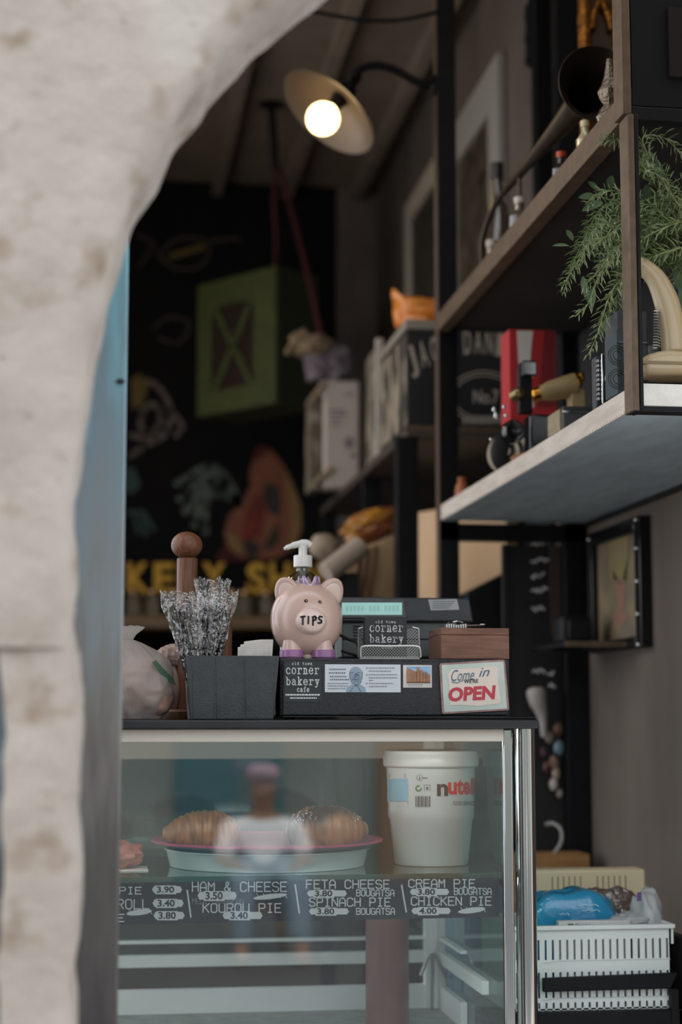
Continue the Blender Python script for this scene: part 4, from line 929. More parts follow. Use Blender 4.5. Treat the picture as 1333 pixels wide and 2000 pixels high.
def leaf(px, py, Y, l, w, ang, m=leafg):
    b = MB(); c = P(px, py, Y); d = RGT*math.cos(ang)+UPV*math.sin(ang); s2 = FWD.cross(d).normalized()*.8+FWD*.35
    vs = []
    for j in range(9):
        v = j/8; ww = w*math.sin(PI*min(1, v*.93+.05))**.8; p = c+d*l*v-Vector((0, 0, l*.25*v*v))
        vs += [p-s2*ww, p+FWD*w*.25, p+s2*ww]
    b.add(vs, [(3*j, 3*j+1, 3*j+4, 3*j+3) for j in range(8)]+[(3*j+1, 3*j+2, 3*j+5, 3*j+4) for j in range(8)]); link('broad_leaf', b, m, ros, angle=180)
for a_ in ((1168,372,3.08,.03,.007,2.2),(1190,370,3.08,.035,.010,1.4),(1165,385,3.08,.035,.009,2.9),(1178,395,3.06,.04,.010,3.3),(1120,470,3.04,.03,.007,2.0),(1112,480,3.03,.032,.004,2.9),(1140,540,3.05,.03,.006,-1.5),(1138,540,3.05,.04,.008,-1.3),(1160,560,3.04,.035,.008,-1.7),(1318,530,3.04,.045,.013,-1.0),(1300,560,3.04,.05,.014,-1.4),(1330,560,3.03,.045,.013,-1.2),(1280,310,3.02,.04,.010,-1.2),(1265,400,3.06,.05,.012,1.6),(1205,385,3.08,.04,.010,.6)): leaf(*a_)

# cream clothes iron --------------------------------------------------------------
IY = 2.985
ir = thing('clothes_iron', 'cream plastic vintage iron with arched handle at the end of the white plank', 'iron', (P(1310, 730, IY).x, IY, ztp+.0005))
b = MB(); prof2 = [(1258,731),(1258,704),(1261,696),(1272,689),(1290,684),(1312,682),(1345,684),(1390,690),(1420,704),(1420,731)]
b.prism([P(x, y, IY-.045) for x, y in prof2], (0, .09, 0)); link('iron_body', b, M['cream'], ir, bevel=.012, seg=5, angle=60)
b = MB(); q0 = P(1256, 710, IY-.047); q1 = P(1422, 708.5, IY-.047); b.box(q0.x, q1.x, IY-.0465, IY+.046, q0.z, q1.z); link('seam', b, mat('cream_seam', '#8d7a58', .5), ir)
hp = [P(x, y, IY) for x, y in ((1225,505),(1245,514),(1262,524),(1282,545),(1297,575),(1308,610),(1315,650),(1318,690))]
b = MB(); n_ = len(spline(hp, 6)); b.tube(spline(hp, 6), [.010+.013*min(1, i/n_*1.6) for i in range(n_)], 20); link('handle', b, M['cream'], ir, angle=180)
b = MB(); sq = [P(1283, 605+k*1.1, IY-.01)+Vector((.006*math.cos(k*1.25), .006*math.sin(k*1.25), 0)) for k in range(70)]; b.tube(sq, .0013, 6); tag(link('cable_spring', b, M['silver']), 'silver coiled spring standing behind the cream iron handle', 'spring')
# little brown edge at the frame
# box camera ---------------------------------------------------------------------
KY = 2.985
bk = thing('box_camera', 'black leather box camera with embossed rings beside the black post', 'camera', (P(1210, 775, KY+.04).x, KY+.04, ztp+.0005))
leather = mat('black_leather', '#2b3034', .5, 0, '#333a3e', 60, bump=.5, bscale=350)
ka = P(1178, 790, KY); kb = P(1238, 600, KY); kx0, kx1 = max(ka.x, XS+.002), XS+.078
kx0 = XS-.045+.05; 
ka_x = P(1180, 700, KY).x; kb_x = P(1250, 700, KY).x
kx0 = max(ka_x, XS+.001); 
link('camera_body', MB().box(kx0, kb_x+.02, KY+.01, KY+.09, ztp+.0006, P(1200, 602, KY).z), leather, bk, bevel=.003)
link('panel_line', MB().box(kx0-.001, kb_x+.02, KY+.008, KY+.012, P(1200, 667, KY).z, P(1200, 664, KY).z), M['black_gloss'], bk)
for py in (694, 740):
    q = P(1208, py, KY+.008); b = MB()
    for r in (.009, .014, .018): b.lathe([(r-.0009, 0), (r+.0009, 0), (r+.0009, .002), (r-.0009, .002)], (q.x, KY+.0075, q.z), (0, 1, 0), 28, closed=True)
    link('embossed_ring', b, leather, bk)
link('stud', MB().blob(P(1224, 715, KY+.007), (.004, .003, .004)), M['chrome'], bk)
link('front_strip', MB().box(kx0-.0012, kx0, KY+.012, KY+.088, ztp+.002, P(1200, 640, KY).z), mat('strip_metal', '#4e5a60', .35, .6), bk)
# folding camera beside it
FY = 3.12
fk = thing('folding_camera', 'black folding camera with chrome trim left of the box camera', 'camera', (XS+.03, FY+.03, ztp+.0005))
zf = P(1160, 688, FY).z
link('camera_body', MB().box(XS+.004, XS+.075, FY+.03, FY+.06, ztp+.0006, zf), leather, fk, bevel=.004)
for i, yy in enumerate((FY-.005, FY+.004, FY+.013, FY+.022)): 
    link('bellows_fold', MB().box(XS+.012, XS+.066, yy, yy+.005, ztp+.012, zf-.012), M['black'], fk, bevel=.001)
c_ = Vector((XS+.02, FY-.008, (ztp+zf)/2)); link('lens_board', MB().box(XS+.003, XS+.06, FY-.014, FY-.006, ztp+.002, zf-.004), M['chrome'], fk, bevel=.002)
link('lens_ring', MB().lathe([(.018, 0), (.02, .004), (.014, .012), (.01, .008)], (XS+.03, FY-.014, (ztp+zf)/2), (0, -1, 0), 28), M['chrome'], fk)
b = MB()
for k in range(9): b.box(XS-.001, XS+.002, FY+.0, FY+.012, ztp+.012+k*.009, ztp+.017+k*.009)
link('shutter_dial', b, M['silver'], fk)
# silver cassette / light meter box
SY = 3.42
sx0 = P(1068, 860, SY).x
sl = thing('silver_box_camera', 'low silver and black metal camera with a beige face on the white plank', 'camera', (XS+.07, SY+.06, ztp+.0005))
zs_ = P(1078, 792, SY).z
link('camera_body', MB().box(XS+.012, XS+.15, SY, SY+.10, ztp+.0006, zs_-.012), mat('grey_metal', '#55565a', .4, .4), sl, bevel=.003)
link('camera_top', MB().box(XS+.012, XS+.15, SY, SY+.10, zs_-.012, zs_), mat('dark_grey_metal', '#3c3e42', .35, .4), sl, bevel=.003)
link('edge_trim', MB().box(XS+.010, XS+.152, SY-.002, SY, zs_-.014, zs_-.010), M['chrome'], sl)
link('beige_face', MB().box(XS+.006, XS+.012, SY+.004, SY+.10, ztp+.004, zs_-.006), mat('beige_leather', '#9a8b70', .6, 0, '#857659', 30), sl)
# flash camera
AY = 3.72
fl = thing('flash_camera', 'old black camera with a tall flash head in front of the red striped box', 'camera', (P(1000, 850, AY).x, AY, ztp+.0005))
fx = XS+.055
link('camera_body', MB().box(XS+.01, XS+.12, AY-.03, AY+.03, ztp+.0006, P(1000, 812, AY).z), M['black_gloss'], fl, bevel=.006)
q = P(1026, 712, AY); q2 = P(1020, 800, AY)
link('flash_stem', MB().box(q.x-.016, q.x+.014, AY-.01, AY+.012, q2.z-.01, q.z-.01), M['black'], fl, bevel=.003)
a = P(1022, 733, AY-.03); c = P(1050, 704, AY-.03); link('flash_head', MB().box(a.x, c.x, AY-.03, AY+.02, a.z, c.z), mat('flash_frame', '#22262a', .3), fl, bevel=.003)
a = P(1025, 730, AY-.032); c = P(1047, 708, AY-.032); link('flash_glass', MB().box(a.x, c.x, AY-.032, AY-.03, a.z, c.z), mat('flash_reflector', '#9a9c9c', .15, .9), fl)
b = MB()
for px, py, r in ((966,800,.005),(970,812,.006),(985,795,.004),(989,812,.004),(959,858,.003),(1020,830,.003)): link('chrome_knob', MB().blob(P(px, py, AY-.045), (r, .003, r*1.4)), M['chrome'], fl)
b = MB().lathe([(.026, 0), (.026, .02), (.020, .034), (.014, .03)], P(1000, 845, AY-.03), (0, -1, 0), 28); link('lens', b, M['black_gloss'], fl)
b = MB().lathe([(.008, 0), (.014, .006), (.012, .03), (.006, .036)], P(1003, 775, AY-.01), (.3, -1, .2), 20); link('viewfinder', b, mat('brass_dim', '#7a6a48', .3, .8), fl)
# striped shell ornament and leather pieces
ZY = 4.05; b = MB()
zc_ = P(948, 885, ZY)
zeb = thing('striped_shell', 'black and cream striped round ornament at the far part of the white plank', 'ornament', (zc_.x+.01, ZY, ztp+.0005))
for k in range(5):
    r0 = .052-.010*k
    link('stripe', MB().lathe([(r0, -.012+.004*k), (r0-.005, -.016+.004*k), (r0-.010, -.012+.004*k)], (XS+.04, ZY, ztp+.056), (-.6, -1, .15), 32), mat('stripe_cream', '#b3a68e', .5) if k % 2 == 0 else M['black'], zeb)
link('body', MB().blob((XS+.045, ZY+.012, ztp+.054), (.042, .02, .051)), M['black'], zeb)
b = MB().tube(spline([(XS+.02, 3.9, ztp+.012), (XS+.05, 3.88, ztp+.02), (XS+.09, 3.9, ztp+.014)], 6), [.010]*13, 10); tag(link('leather_strap', b, mat('tan_leather', '#8f5a34', .6)), 'tan leather strap lying in front of the striped ornament', 'strap')
tp_ = P(896, 948, 4.5); b = MB().lathe([(0, 0), (.016, 0), (.019, .012), (.016, .03), (.010, .042), (.012, .052), (0, .055)], (XS+.025, 4.5, ztp+.0006), seg=24); tag(link('clay_figure', b, mat('terracotta', '#96552f', .6, 0, '#a8673d', 30)), 'small terracotta clay pot at the far end of the white plank', 'pot')
# red striped box
BXY = 4.1
a = P(997, 830, BXY); c = P(1062, 645, BXY); c2 = P(1086, 645, BXY)
rb = thing('striped_box', 'red and white striped carton behind the flash camera', 'box', ((a.x+c2.x)/2, BXY+.05, ztp+.0005))
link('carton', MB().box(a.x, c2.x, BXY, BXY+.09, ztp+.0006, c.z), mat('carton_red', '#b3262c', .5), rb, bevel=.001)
pf = onY(BXY-.001); t = MB()
t.grid(lambda u, v: pf(1010+8*math.sin(v*2.6)**2*0+v*8+u*(32-10*math.sin(v*PI*.8)), 646+v*150), 1, 16); link('white_stripe', t, mat('carton_white', '#d6d0c8', .5), rb, smooth=False)
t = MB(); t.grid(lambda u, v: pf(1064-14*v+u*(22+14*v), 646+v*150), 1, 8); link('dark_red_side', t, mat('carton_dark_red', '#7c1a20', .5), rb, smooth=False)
# cream jug lying
jY = 3.78; jq = P(1098, 758, jY)
jg = thing('cream_jug', 'small cream jug lying on its side with brass fittings behind the cameras', 'jug', (jq.x, jY, ztp+.0005))
jz = ztp+.05
link('jug_body', MB().lathe([(.016, -.05), (.022, -.03), (.025, 0), (.027, .03), (.026, .036)], (jq.x, jY, jq.z), (1, -.2, .25), 28), mat('jug_cream', '#a08a5e', .4), jg)
link('brass_cap', MB().lathe([(.012, -.07), (.016, -.065), (.016, -.05)], (jq.x, jY, jq.z), (1, -.2, .25), 24), mat('brass', '#c08a3c', .2, 1), jg)
q = P(1128, 745, jY); b = MB().blob(q, (.012, .012, .018), .2, 20); b.blob(P(1136, 738, jY), (.008, .008, .014)); link('brass_fitting', b, MATS['brass'], jg)
q = P(1128, 775, jY); link('cream_foot', MB().box(q.x-.02, q.x+.016, jY-.02, jY+.02, ztp+.0006, q.z+.016), MATS['jug_cream'], jg, bevel=.005)

# ------------------------------------------------------------------ things on the top shelf
zdk = zbb-.004
hy = 3.35; hq = P(1166, 163, hy)
hn = thing('brass_horn', 'long dark metal horn lying along the top shelf with its bell toward the front', 'horn', (hq.x, 3.5, zdk))
horn = mat('dull_bronze', '#4c4137', .38, .6, '#3c332b', 14)
prof = [(r*1.08, h*1.15) for r, h in [(.0745, 0), (.0755, .001), (.074, .004), (.062, .022), (.050, .038), (.040, .058), (.032, .085), (.027, .12), (.022, .2), (.017, .3), (.0125, .42), (.010, .55), (.008, .64), (.005, .64), (.006, .5), (.013, .28), (.022, .12), (.034, .065), (.048, .036), (.060, .020), (.072, .003)]]
hx2 = P(988, 372, 4.08)
hax = Vector((hx2.x-hq.x, 4.08-hy, hx2.z-hq.z))
link('bell', MB().lathe(prof, hq, hax, 56, closed=True), horn, hn, angle=60)
end = hq+hax.normalized()*.735
tail = [end, end+hax.normalized()*.08+Vector((0, 0, -.004)), end+hax.normalized()*.17+Vector((-.002, 0, -.03)), end+hax.normalized()*.22+Vector((-.004, 0, -.075)), Vector((end.x-.002, end.y+.245, max(zdk+.008, end.z-.14)))]
link('mouth_pipe', MB().tube(spline(tail, 8), .0078, 14), horn, hn)
bq_ = hq+hax.normalized()*.6; link('bracket', MB().tube([bq_, Vector((bq_.x+.0, bq_.y, zdk))], .005, 10), horn, hn)
# glass ornament in front of the bell
gq2 = P(1200, 170, 3.0); b = MB(); random.seed(4)
XO = P(1192, 170, 3.15).x
go = thing('cut_glass_ornament', 'sparkling cut glass ornament in front of the horn bell', 'ornament', (XO, 3.15, zdk+.0005))
prof = [(.026, 0), (.03, .005), (.022, .02), (.028, .035), (.02, .05), (.012, .058), (.02, .07), (.024, .085), (.016, .10), (.010, .12), (.006, .15)]
b.lathe(prof, (XO, 3.15, zbb+.001), seg=9); link('glass_body', b, mat('cut_glass', '#8a7d6c', .08, .6, bump=1.0, bscale=130), go, smooth=False)
# bottles & small stuff along the top shelf
def small_bottle(lbl, px, Y, r, h, glasscol, capcol, lab=None):
    x = max(P(px, 400, Y).x, XS+.03+r)
    t_ = thing('glass_bottle', lbl, 'bottle', (x, Y, zdk+.0005), 'bottles along the top shelf')
    link('bottle_glass', MB().lathe([(0, 0), (r, 0), (r, h*.6), (r*.45, h*.74), (r*.42, h*.9), (0, h*.9)], (x, Y, zdk+.0006), seg=24), mat('bottle_'+glasscol, glasscol, .08, .0, coat=1), t_)
    link('cap', MB().lathe([(r*.5, h*.88), (r*.5, h), (0, h)], (x, Y, zdk+.0006), seg=20), mat('cap_'+capcol, capcol, .35), t_)
    if lab: link('bottle_label', MB().lathe([(r*1.015, h*.12), (r*1.015, h*.48)], (x, Y, zdk+.0006), seg=24), mat('blabel_'+lab, lab, .6), t_)
small_bottle('tall clear bottle with a black cap next to the white frame on the top shelf', 972, 4.5, .036, .385, '#4a3f35', '#0d0d10')
small_bottle('clear bottle with an orange label at the far end of the top shelf', 960, 4.40, .03, .14, '#544a40', '#b8b0a4', '#b8502c')
small_bottle('low clear bottle behind the horn tail on the top shelf', 1000, 3.95, .026, .12, '#5a5046', '#c8c0b4')
small_bottle('small dark bottle with a red cap under the horn tube', 1075, 3.55, .022, .10, '#2b2320', '#b8401c')
small_bottle('small pale bottle close to the horn bell', 1120, 3.35, .018, .10, '#b8a680', '#d8c8a0')
# gilded frame
gy = 3.95; ga = P(1130, 95, gy); gb_ = P(1218, -120, gy)
gf = thing('gilded_frame', 'ornate gilded mirror frame standing at the back of the top shelf', 'frame', ((ga.x+gb_.x)/2, gy, zdk+.0005))
gold = mat('old_gold', '#9a6224', .35, .85, '#5f3a16', 60, 4, .35, .65, bump=1.0, bscale=90)
b = MB(); gx0, gx1, gz0, gz1 = ga.x, gb_.x, zdk+.012, zdk+.80
def bar(mb, p0, p1, w):
    for k in range(3):
        d = (Vector(p1)-Vector(p0)); pts = [Vector(p0)+d*i/24 for i in range(25)]
        mb.tube(pts, [w*(.5-.1*k)*(1+.25*noise.noise(Vector((i*.9, k*3, p0[0]*9)))) for i in range(25)], 10)
w_ = .034
bar(b, (gx0+w_/2, gy, gz0), (gx0+w_/2, gy, gz1), w_); bar(b, (gx1-w_/2, gy, gz0), (gx1-w_/2, gy, gz1), w_); bar(b, (gx0, gy, gz0+w_/2), (gx1, gy, gz0+w_/2), w_); bar(b, (gx0, gy, gz1), (gx1, gy, gz1), w_)
zar = P(1170, 12, gy).z
b.tube(spline([(gx0+w_, gy, zar-.06), (gx0+w_+.008, gy, zar-.02), ((gx0+gx1)/2, gy, zar+.012), (gx1-w_-.008, gy, zar-.02), (gx1-w_, gy, zar-.06)], 6), .011, 10)
link('gilt_moulding', b, gold, gf); link('mirror', MB().box(gx0+.01, gx1-.01, gy+.01, gy+.016, gz0+.01, gz1), mat('dim_mirror', '#4a4038', .3, .5), gf)
# black pole against the wall
b = MB().box(XW-.05, XW-.006, 4.98, 5.05, 2.2, ZC-.08); pp2 = link('wall_pole', b, M['black_steel']); tag(pp2, 'black upright pole fixed to the wall above the top shelf', 'pole')
b = MB()
for k in range(8): b.blob((XW-.03, 5.14+.01*math.sin(k*2), P(1066, 10+k*14, 5.1).z), (.016, .02, .02), .3, 12)
b.tube([(XW-.03, 5.14, P(1066, 118, 5.1).z), (XW-.03, 5.14, ZC)], .004, 6)
tag(link('hanging_ornament', b, M['black']), 'dark knobbly strand hanging on the wall beside the black pole', 'ornament')

# pictures on the right wall --------------------------------------------------------------
def wall_frame(lbl, xa, xb, za_px, zb_px, wcol, pcol, pcol2, wid=.05, nm='picture_frame'):
    ya = PX(xa, 800, XW-.02).y; yb = PX(xb, 800, XW-.02).y          # ya far (left in the photo), yb near
    zt0 = PX(xb, za_px, XW-.02).z; zb0 = zt0-zb_px
    f_ = thing(nm, lbl, 'picture', (XW-.012, (ya+yb)/2, zb0))
    b = MB(); lo_, hi_ = min(ya, yb), max(ya, yb)
    b.box(XW-.032, XW-.004, lo_, lo_+wid, zb0, zt0); b.box(XW-.032, XW-.004, hi_-wid, hi_, zb0, zt0); b.box(XW-.032, XW-.004, lo_+wid, hi_-wid, zb0, zb0+wid); b.box(XW-.032, XW-.004, lo_+wid, hi_-wid, zt0-wid, zt0)
    link('frame', b, mat('fr_'+wcol, wcol, .5), f_, bevel=.004)
    link('print', MB().box(XW-.018, XW-.008, lo_+wid*.8, hi_-wid*.8, zb0+wid*.8, zt0-wid*.8), mat('pr_'+pcol+pcol2, pcol, .4, 0, pcol2, 9, 5, .45, .6, stretch=(1, 4, 1)), f_)
    return f_
wall_frame('white framed dark picture high on the right wall near the lamp post', 880, 986, 88, 1.05, '#9d9791', '#201b18', '#6a5c4a', .16)
wall_frame('white framed dark print farther along the wall above the orange bag', 797, 880, 262, 1.0, '#b5a896', '#1d1a19', '#5c5246', .10)

# lamp -------------------------------------------------------------------------------
LY = 4.70
lc = P(643, 218, LY); ax_l = (-RGT*.60*.94 - UPV*.79*.94 - FWD*.34).normalized()
lp = thing('gooseneck_lamp', 'lit gooseneck wall lamp with round metal shade on the black post', 'lamp', P(852, 168, LY))
R_ = 110*MM(LY)
shade_m = mat('enamel_shade', '#63564a', .4, .3)
prof = [(.022, -.062), (.03, -.060), (.07, -.045), (.115, -.022), (R_, 0), (R_+.002, .004), (R_-.004, .003), (.112, -.018), (.068, -.040), (.03, -.054), (.022, -.055)]
link('shade', MB().lathe(prof, lc, ax_l, 64, closed=True), shade_m, lp, angle=60)
link('socket', MB().lathe([(.022, -.105), (.026, -.10), (.026, -.055), (.02, -.03), (.018, -.012)], lc, ax_l, 28), M['black_steel'], lp)
bulb_c = lc+ax_l*.022
bm_ = mat('bulb_light', '#ffdc9c', .3, emit=2.6)
link('bulb', MB().lathe([(.014, -.025), (.02, -.012)]+[(.047*math.sin(t), .030-.047*math.cos(t)) for t in [.5+k*(PI-.5)/16 for k in range(17)]], lc, ax_l, 32), bm_, lp, angle=180)
ap = lc-ax_l*.10
arm = [ap, ap-ax_l*.045, P(690, 148, LY), P(712, 132, LY), P(742, 128, LY), P(775, 138, LY), P(808, 156, LY), P(835, 166, LY), P(858, 168, LY)]
link('arm', MB().tube(spline(arm, 7), .0115, 14), M['black_steel'], lp)
e_ = P(860, 168, LY); link('wall_plate', MB().lathe([(.03, 0), (.03, .008), (.015, .014)], (XS-.003, LY, e_.z), (-1, 0, 0), 24), M['black_steel'], lp)
for i, (x, y, z) in enumerate(((-.80, 4.3, 3.15), (-.75, 6.2, 3.2))):  # unseen pendant lamps added to warm and brighten the shop
    pl_ = thing('added_pendant', ('unseen globe lamp added for brightness nearer the left wall opening', 'unseen globe lamp added for brightness nearer the back wall')[i], 'lamp', (x, y, z), 'added lamps along the left wall')
    link('shade', MB().lathe([(.02, .16), (.05, .15), (.15, .06), (.155, .06), (.055, .158), (.02, .17)], (x, y, z), seg=40, closed=True), shade_m, pl_)
    link('globe', MB().blob((x, y, z+.05), (.06, .06, .06)), mat('added_pendant_glow', '#ffd9a0', .3, emit=22.0), pl_, angle=180)
    link('cord', MB().tube([(x, y, z+.16), (x, y, ZC-.001)], .004, 8), M['black'], pl_)
# cable across the top
b = MB().tube(spline([P(600, 20, 4.6), P(650, 30, 4.6), P(720, 40, 4.6), P(790, 38, 4.6), P(862, 22, 4.6)], 8), .006, 8); tag(link('ceiling_cable', b, M['black']), 'black cable sagging above the lamp to the post', 'cable')

# ------------------------------------------------------------------ second rack behind
R2N, R2F = 5.02, 7.1
z2 = P(820, 833, R2N).z
rk2 = thing('back_rack', 'black metal rack behind the first with a shelf of printed boxes', 'shelf', (1.1, 6, 0))
XA = P(795, 833, R2N).x
link('shelf_board', MB().box(XA, XW-.004, R2N, R2F, z2-.03, z2), mat('shelf_brown', '#3d342e', .6, 0, '#4a4038', 20), rk2, bevel=.002)
link('shelf_edge', MB().box(XA-.003, XW-.004, R2N-.004, R2N, z2-.012, z2+.002), M['brown_steel'], rk2)
link('post', MB().box(XA-.03, XA+.035, R2N+.004, R2N+.06, 0, z2-.03), M['black_steel'], rk2, bevel=.003)
link('post', MB().box(XA-.0, XA+.06, 5.9, 5.96, 0, z2-.03), M['black_steel'], rk2, bevel=.003)
link('post', MB().box(XA-.0, XA+.06, R2F-.08, R2F-.02, 0, z2-.03), M['black_steel'], rk2, bevel=.003)
z2l = P(700, 1205, R2N).z
link('lower_shelf', MB().box(XA-.25, XW-.004, R2N, R2F, z2l-.03, z2l), M['black_steel'], rk2)
link('back_sheet', MB().box(XW-.02, XW-.004, R2N, R2F, z2l, z2), mat('black_sheet', '#19181b', .8), rk2)
# gift box with lettering
gz = P(860, 640, R2N).z
gb2 = thing('gift_box', 'large black gift box with arched white lettering on the back shelf', 'box', (1.1, 5.25, z2+.001))
gx0 = P(796, 700, R2N+.03).x; gy0 = R2N+.03; gy1 = gy0+.50
blackcard = mat('black_card', '#17171b', .5)
link('box_body', MB().box(gx0, XW-.03, gy0, gy1, z2+.001, gz), blackcard, gb2, bevel=.002)
link('lid', MB().box(gx0-.006, XW-.03, gy0-.006, gy1, gz, P(860, 622, R2N).z), mat('grey_card', '#8d867c', .5), gb2, bevel=.002)
t = MB(); pf = onY(gy0-.002)
letters = "JACK DANIEL'S"; xs0, xs1 = 806, 1062
for i, chh in enumerate(letters):
    if chh == ' ': continue
    u = i/(len(letters)-1); x = xs0+u*(xs1-xs0); yc = 700-34*math.sin(u*PI)+(6 if i == 0 else 0)
    ang = (.5-u)*-.55; hh = 50 if i else 62
    vs_, fs_ = glyphs(chh, .02)
    t.add([pf(x+(a*15-7)*1.0-(b_-.5)*hh*math.sin(-ang)*1.0, yc-(b_-.5)*hh+(a-.5)*15*math.sin(ang)) for a, b_ in vs_], fs_)
gtext(t, 'No.7', 925, 975, 762, 788, pf, off=.02)
for k in range(9): rect(t, 905+k*10, 911+k*10, 812, 828, pf)
for rx, ry in ((58, 42), (66, 50)): t.ribbon([(945+rx*math.cos(k/24*2*PI), 775+ry*math.sin(k/24*2*PI)) for k in range(25)], 2.5, pf)
link('white_lettering', t, mat('faded_white', '#a59c90', .6), gb2, smooth=False)
t = MB().flat([(gx0-.002, gy0+.012, z2+.012), (gx0-.002, gy1-.012, z2+.012), (gx0-.002, gy1-.012, gz-.012), (gx0-.002, gy0+.012, gz-.012)])
link('side_print', t, mat('engraved_print', '#3a332b', .6, 0, '#9a8d7a', 13, 6, .44, .58, stretch=(1, 1, .6)), gb2, smooth=False)
# orange bag on it
oq = P(808, 604, R2N+.1); ob_ = MB()
zl2 = P(860, 622, R2N).z
def og(u, v):
    a = u*2*PI; r = (.13-.02*v)*(1+.12*noise.noise(Vector((math.cos(a)*2, math.sin(a)*2, v*3))))
    r2 = r*(.82+.25*v); return Vector((.985+math.cos(a)*r2*1.05, R2N+.13+math.sin(a)*r*.75, zl2+.001+.072*v*(1+.25*noise.noise(Vector((math.cos(a)*1.5, math.sin(a)*1.5, 2))))+.045*v*max(0, -math.cos(a))**6))
ob_.grid(og, 48, 12); ob_.add([og(k/48, .75)-Vector((0, 0, .004)) for k in range(48)], [tuple(range(48))])
ob_.add([og(k/48, 0) for k in range(48)], [tuple(range(48))])
tag(link('orange_bag', ob_, mat('orange_foil', '#c06a1c', .3, 0, '#d98a3a', 14, bump=.4), angle=70), 'shiny orange snack bag lying on the black gift box', 'bag')
# white edged sign board next to the box
q0 = gy1+.04; 
wbd = thing('printed_board', 'upright printed board with a white edge left of the gift box', 'board', (gx0, q0+.05, z2+.001))
xb0 = P(704, 800, q0+.05).x
b = MB().box(gx0-.004, gx0+.02, q0+.03, q0+.055, z2+.001, P(735, 660, q0+.03).z); link('white_edge', b, mat('white_card', '#b7b0a6', .5), wbd, bevel=.002)
b = MB().box(gx0+.002, gx0+.016, q0+.055, q0+.30, z2+.001, P(735, 672, q0+.03).z); link('printed_face', b, mat('print_dark', '#57503f', .6, 0, '#8b8273', 12, 3, .45, .55), wbd)
# white bucket with paper and the brown cloth bird
wy = 6.45; wq = P(660, 900, wy)
wbk = thing('paper_wrapped_bin', 'pale square bin with faint print at the far end of the back shelf', 'bin', (wq.x, wy, z2+.001))
xa = P(632, 850, wy).x; xb = P(704, 850, wy).x; zta = P(660, 742, wy).z
link('bin_body', MB().box(xa, xb, wy, wy+.12, z2+.001, zta), mat('pale_card', '#b5a9a0', .6), wbk, bevel=.012, seg=3)
t = MB(); pf = onY(wy-.002)
for (x0, x1, y) in ((672,692,768),(644,675,800),(646,678,808),(645,670,818),(648,664,828)): rect(t, x0, x1, y, y+4, pf)
ell(t, 682, 865, 9, 12, pf); ell(t, 690, 890, 6, 5, pf); link('faint_print', t, mat('print_grey', '#7a7076', .6), wbk, smooth=False)
b = MB().box(xa-.045, xa-.008, wy+.02, wy+.2, z2+.0, P(640, 770, wy).z); link('printed_back', b, MATS['print_dark'], wbk)
for e0, e1 in ((P(612, 778, wy), P(634, 748, wy)), (P(614, 945, wy), P(650, 915, wy))): link('frame_edge', MB().tube([e0, e1], .012, 8), mat('tan_edge', '#8d7a62', .6), wbk)
hb = thing('cloth_hat', 'brown cloth cap hanging over a grey bag above the pale bin', 'cap', (wq.x, wy+.06, zta))
q = P(612, 676, wy+.03); b = MB().blob(q, (.085, .07, .045), .2, 8); b.tube(spline([P(560, 692, wy), P(575, 668, wy), P(600, 655, wy)], 6), [.012]*6+[.03]*7, 12)
link('crown', b, mat('brown_cloth', '#85725a', .8, 0, '#75634d', 20), hb)
q = P(648, 712, wy+.05); b = MB().blob(q, (.085, .07, .085), .35, 9, seed=3); b.tube([P(610, 690, wy+.04), P(625, 740, wy+.04)], [.04, .05], 14); link('cloth_drape', b, mat('grey_cloth', '#6a6067', .8, 0, '#574e55', 14), hb)
# cardboard box & paper bag underneath
cbx = MB(); cbz = z2l+.001
pA = P(815, 1000, 5.75); pB = P(988, 960, 5.32)
dv = (pB-pA); dv.z = 0; nv_ = Vector((-dv.y, dv.x, 0)).normalized()
zt1 = P(840, 998, 5.7).z
base = [Vector((pA.x, pA.y, cbz)), Vector((pB.x, pB.y, cbz)), Vector((pB.x, pB.y, cbz))+nv_*.05, Vector((pA.x, pA.y, cbz))+nv_*.05]
cbx.hexa(base, [p+Vector((0, 0, zt1-cbz)) for p in base])
tag(link('cardboard_box', cbx, mat('tan_cardboard', '#cda981', .75, 0, '#d3b18c', 6), bevel=.003), 'tan cardboard carton behind the black posts and the register', 'carton')
pb_ = thing('paper_bag', 'brown paper bag with folded sides behind the piggy bank', 'bag', (P(715, 1180, 5.25).x, 5.3, z2l+.001))
b = MB(); bot = [P(672, 1204, 5.2), P(780, 1204, 5.2)]; tpp = [P(682, 1078, 5.2), P(784, 1040, 5.2)]
f0 = [Vector((bot[0].x, 5.2, cbz)), Vector((bot[1].x, 5.2, cbz)), tpp[1], tpp[0]]
b.prism(f0, (0, .16, 0)); b.prism([f0[0]+Vector((-.06, .02, 0)), f0[0]+Vector((0, .01, 0)), f0[3]+Vector((0, .01, -.01)), f0[3]+Vector((-.05, .03, -.06))], (0, .12, 0))
link('bag_body', b, mat('kraft_paper', '#a88763', .75, 0, '#b59673', 8, stretch=(5, 5, 1), bump=.4, bscale=12), pb_, bevel=.004)
b = MB()
for k in range(3): a = f0[0].lerp(f0[1], .12+.16*k)+Vector((0, -.002, 0)); c = f0[3].lerp(f0[2], .2+.14*k)+Vector((0, -.004, -.01)); b.tube([a, c], [.006, .010], 8)
link('bag_fold', b, mat('kraft_paper_dark', '#7f6248', .75), pb_)
q = P(728, 1024, 5.28); b = MB().blob(q, (.10, .06, .046), .25, 10, seed=6, rot=Matrix.Rotation(-.35, 3, 'Y')); tag(link('yellow_snack_bag', b, mat('yellow_wrap', '#a8742c', .25, 0, '#7d4430', 9, 3, .4, .6, bump=.4)), 'shiny yellow and brown food packet on top of the paper bag', 'packet')
q = P(652, 1085, 5.2); q2 = P(695, 1050, 5.24)
rl = thing('paper_roll', 'cream paper roll lying between the paper bag and the pump bottle', 'roll', (q.x, 5.2, cbz))
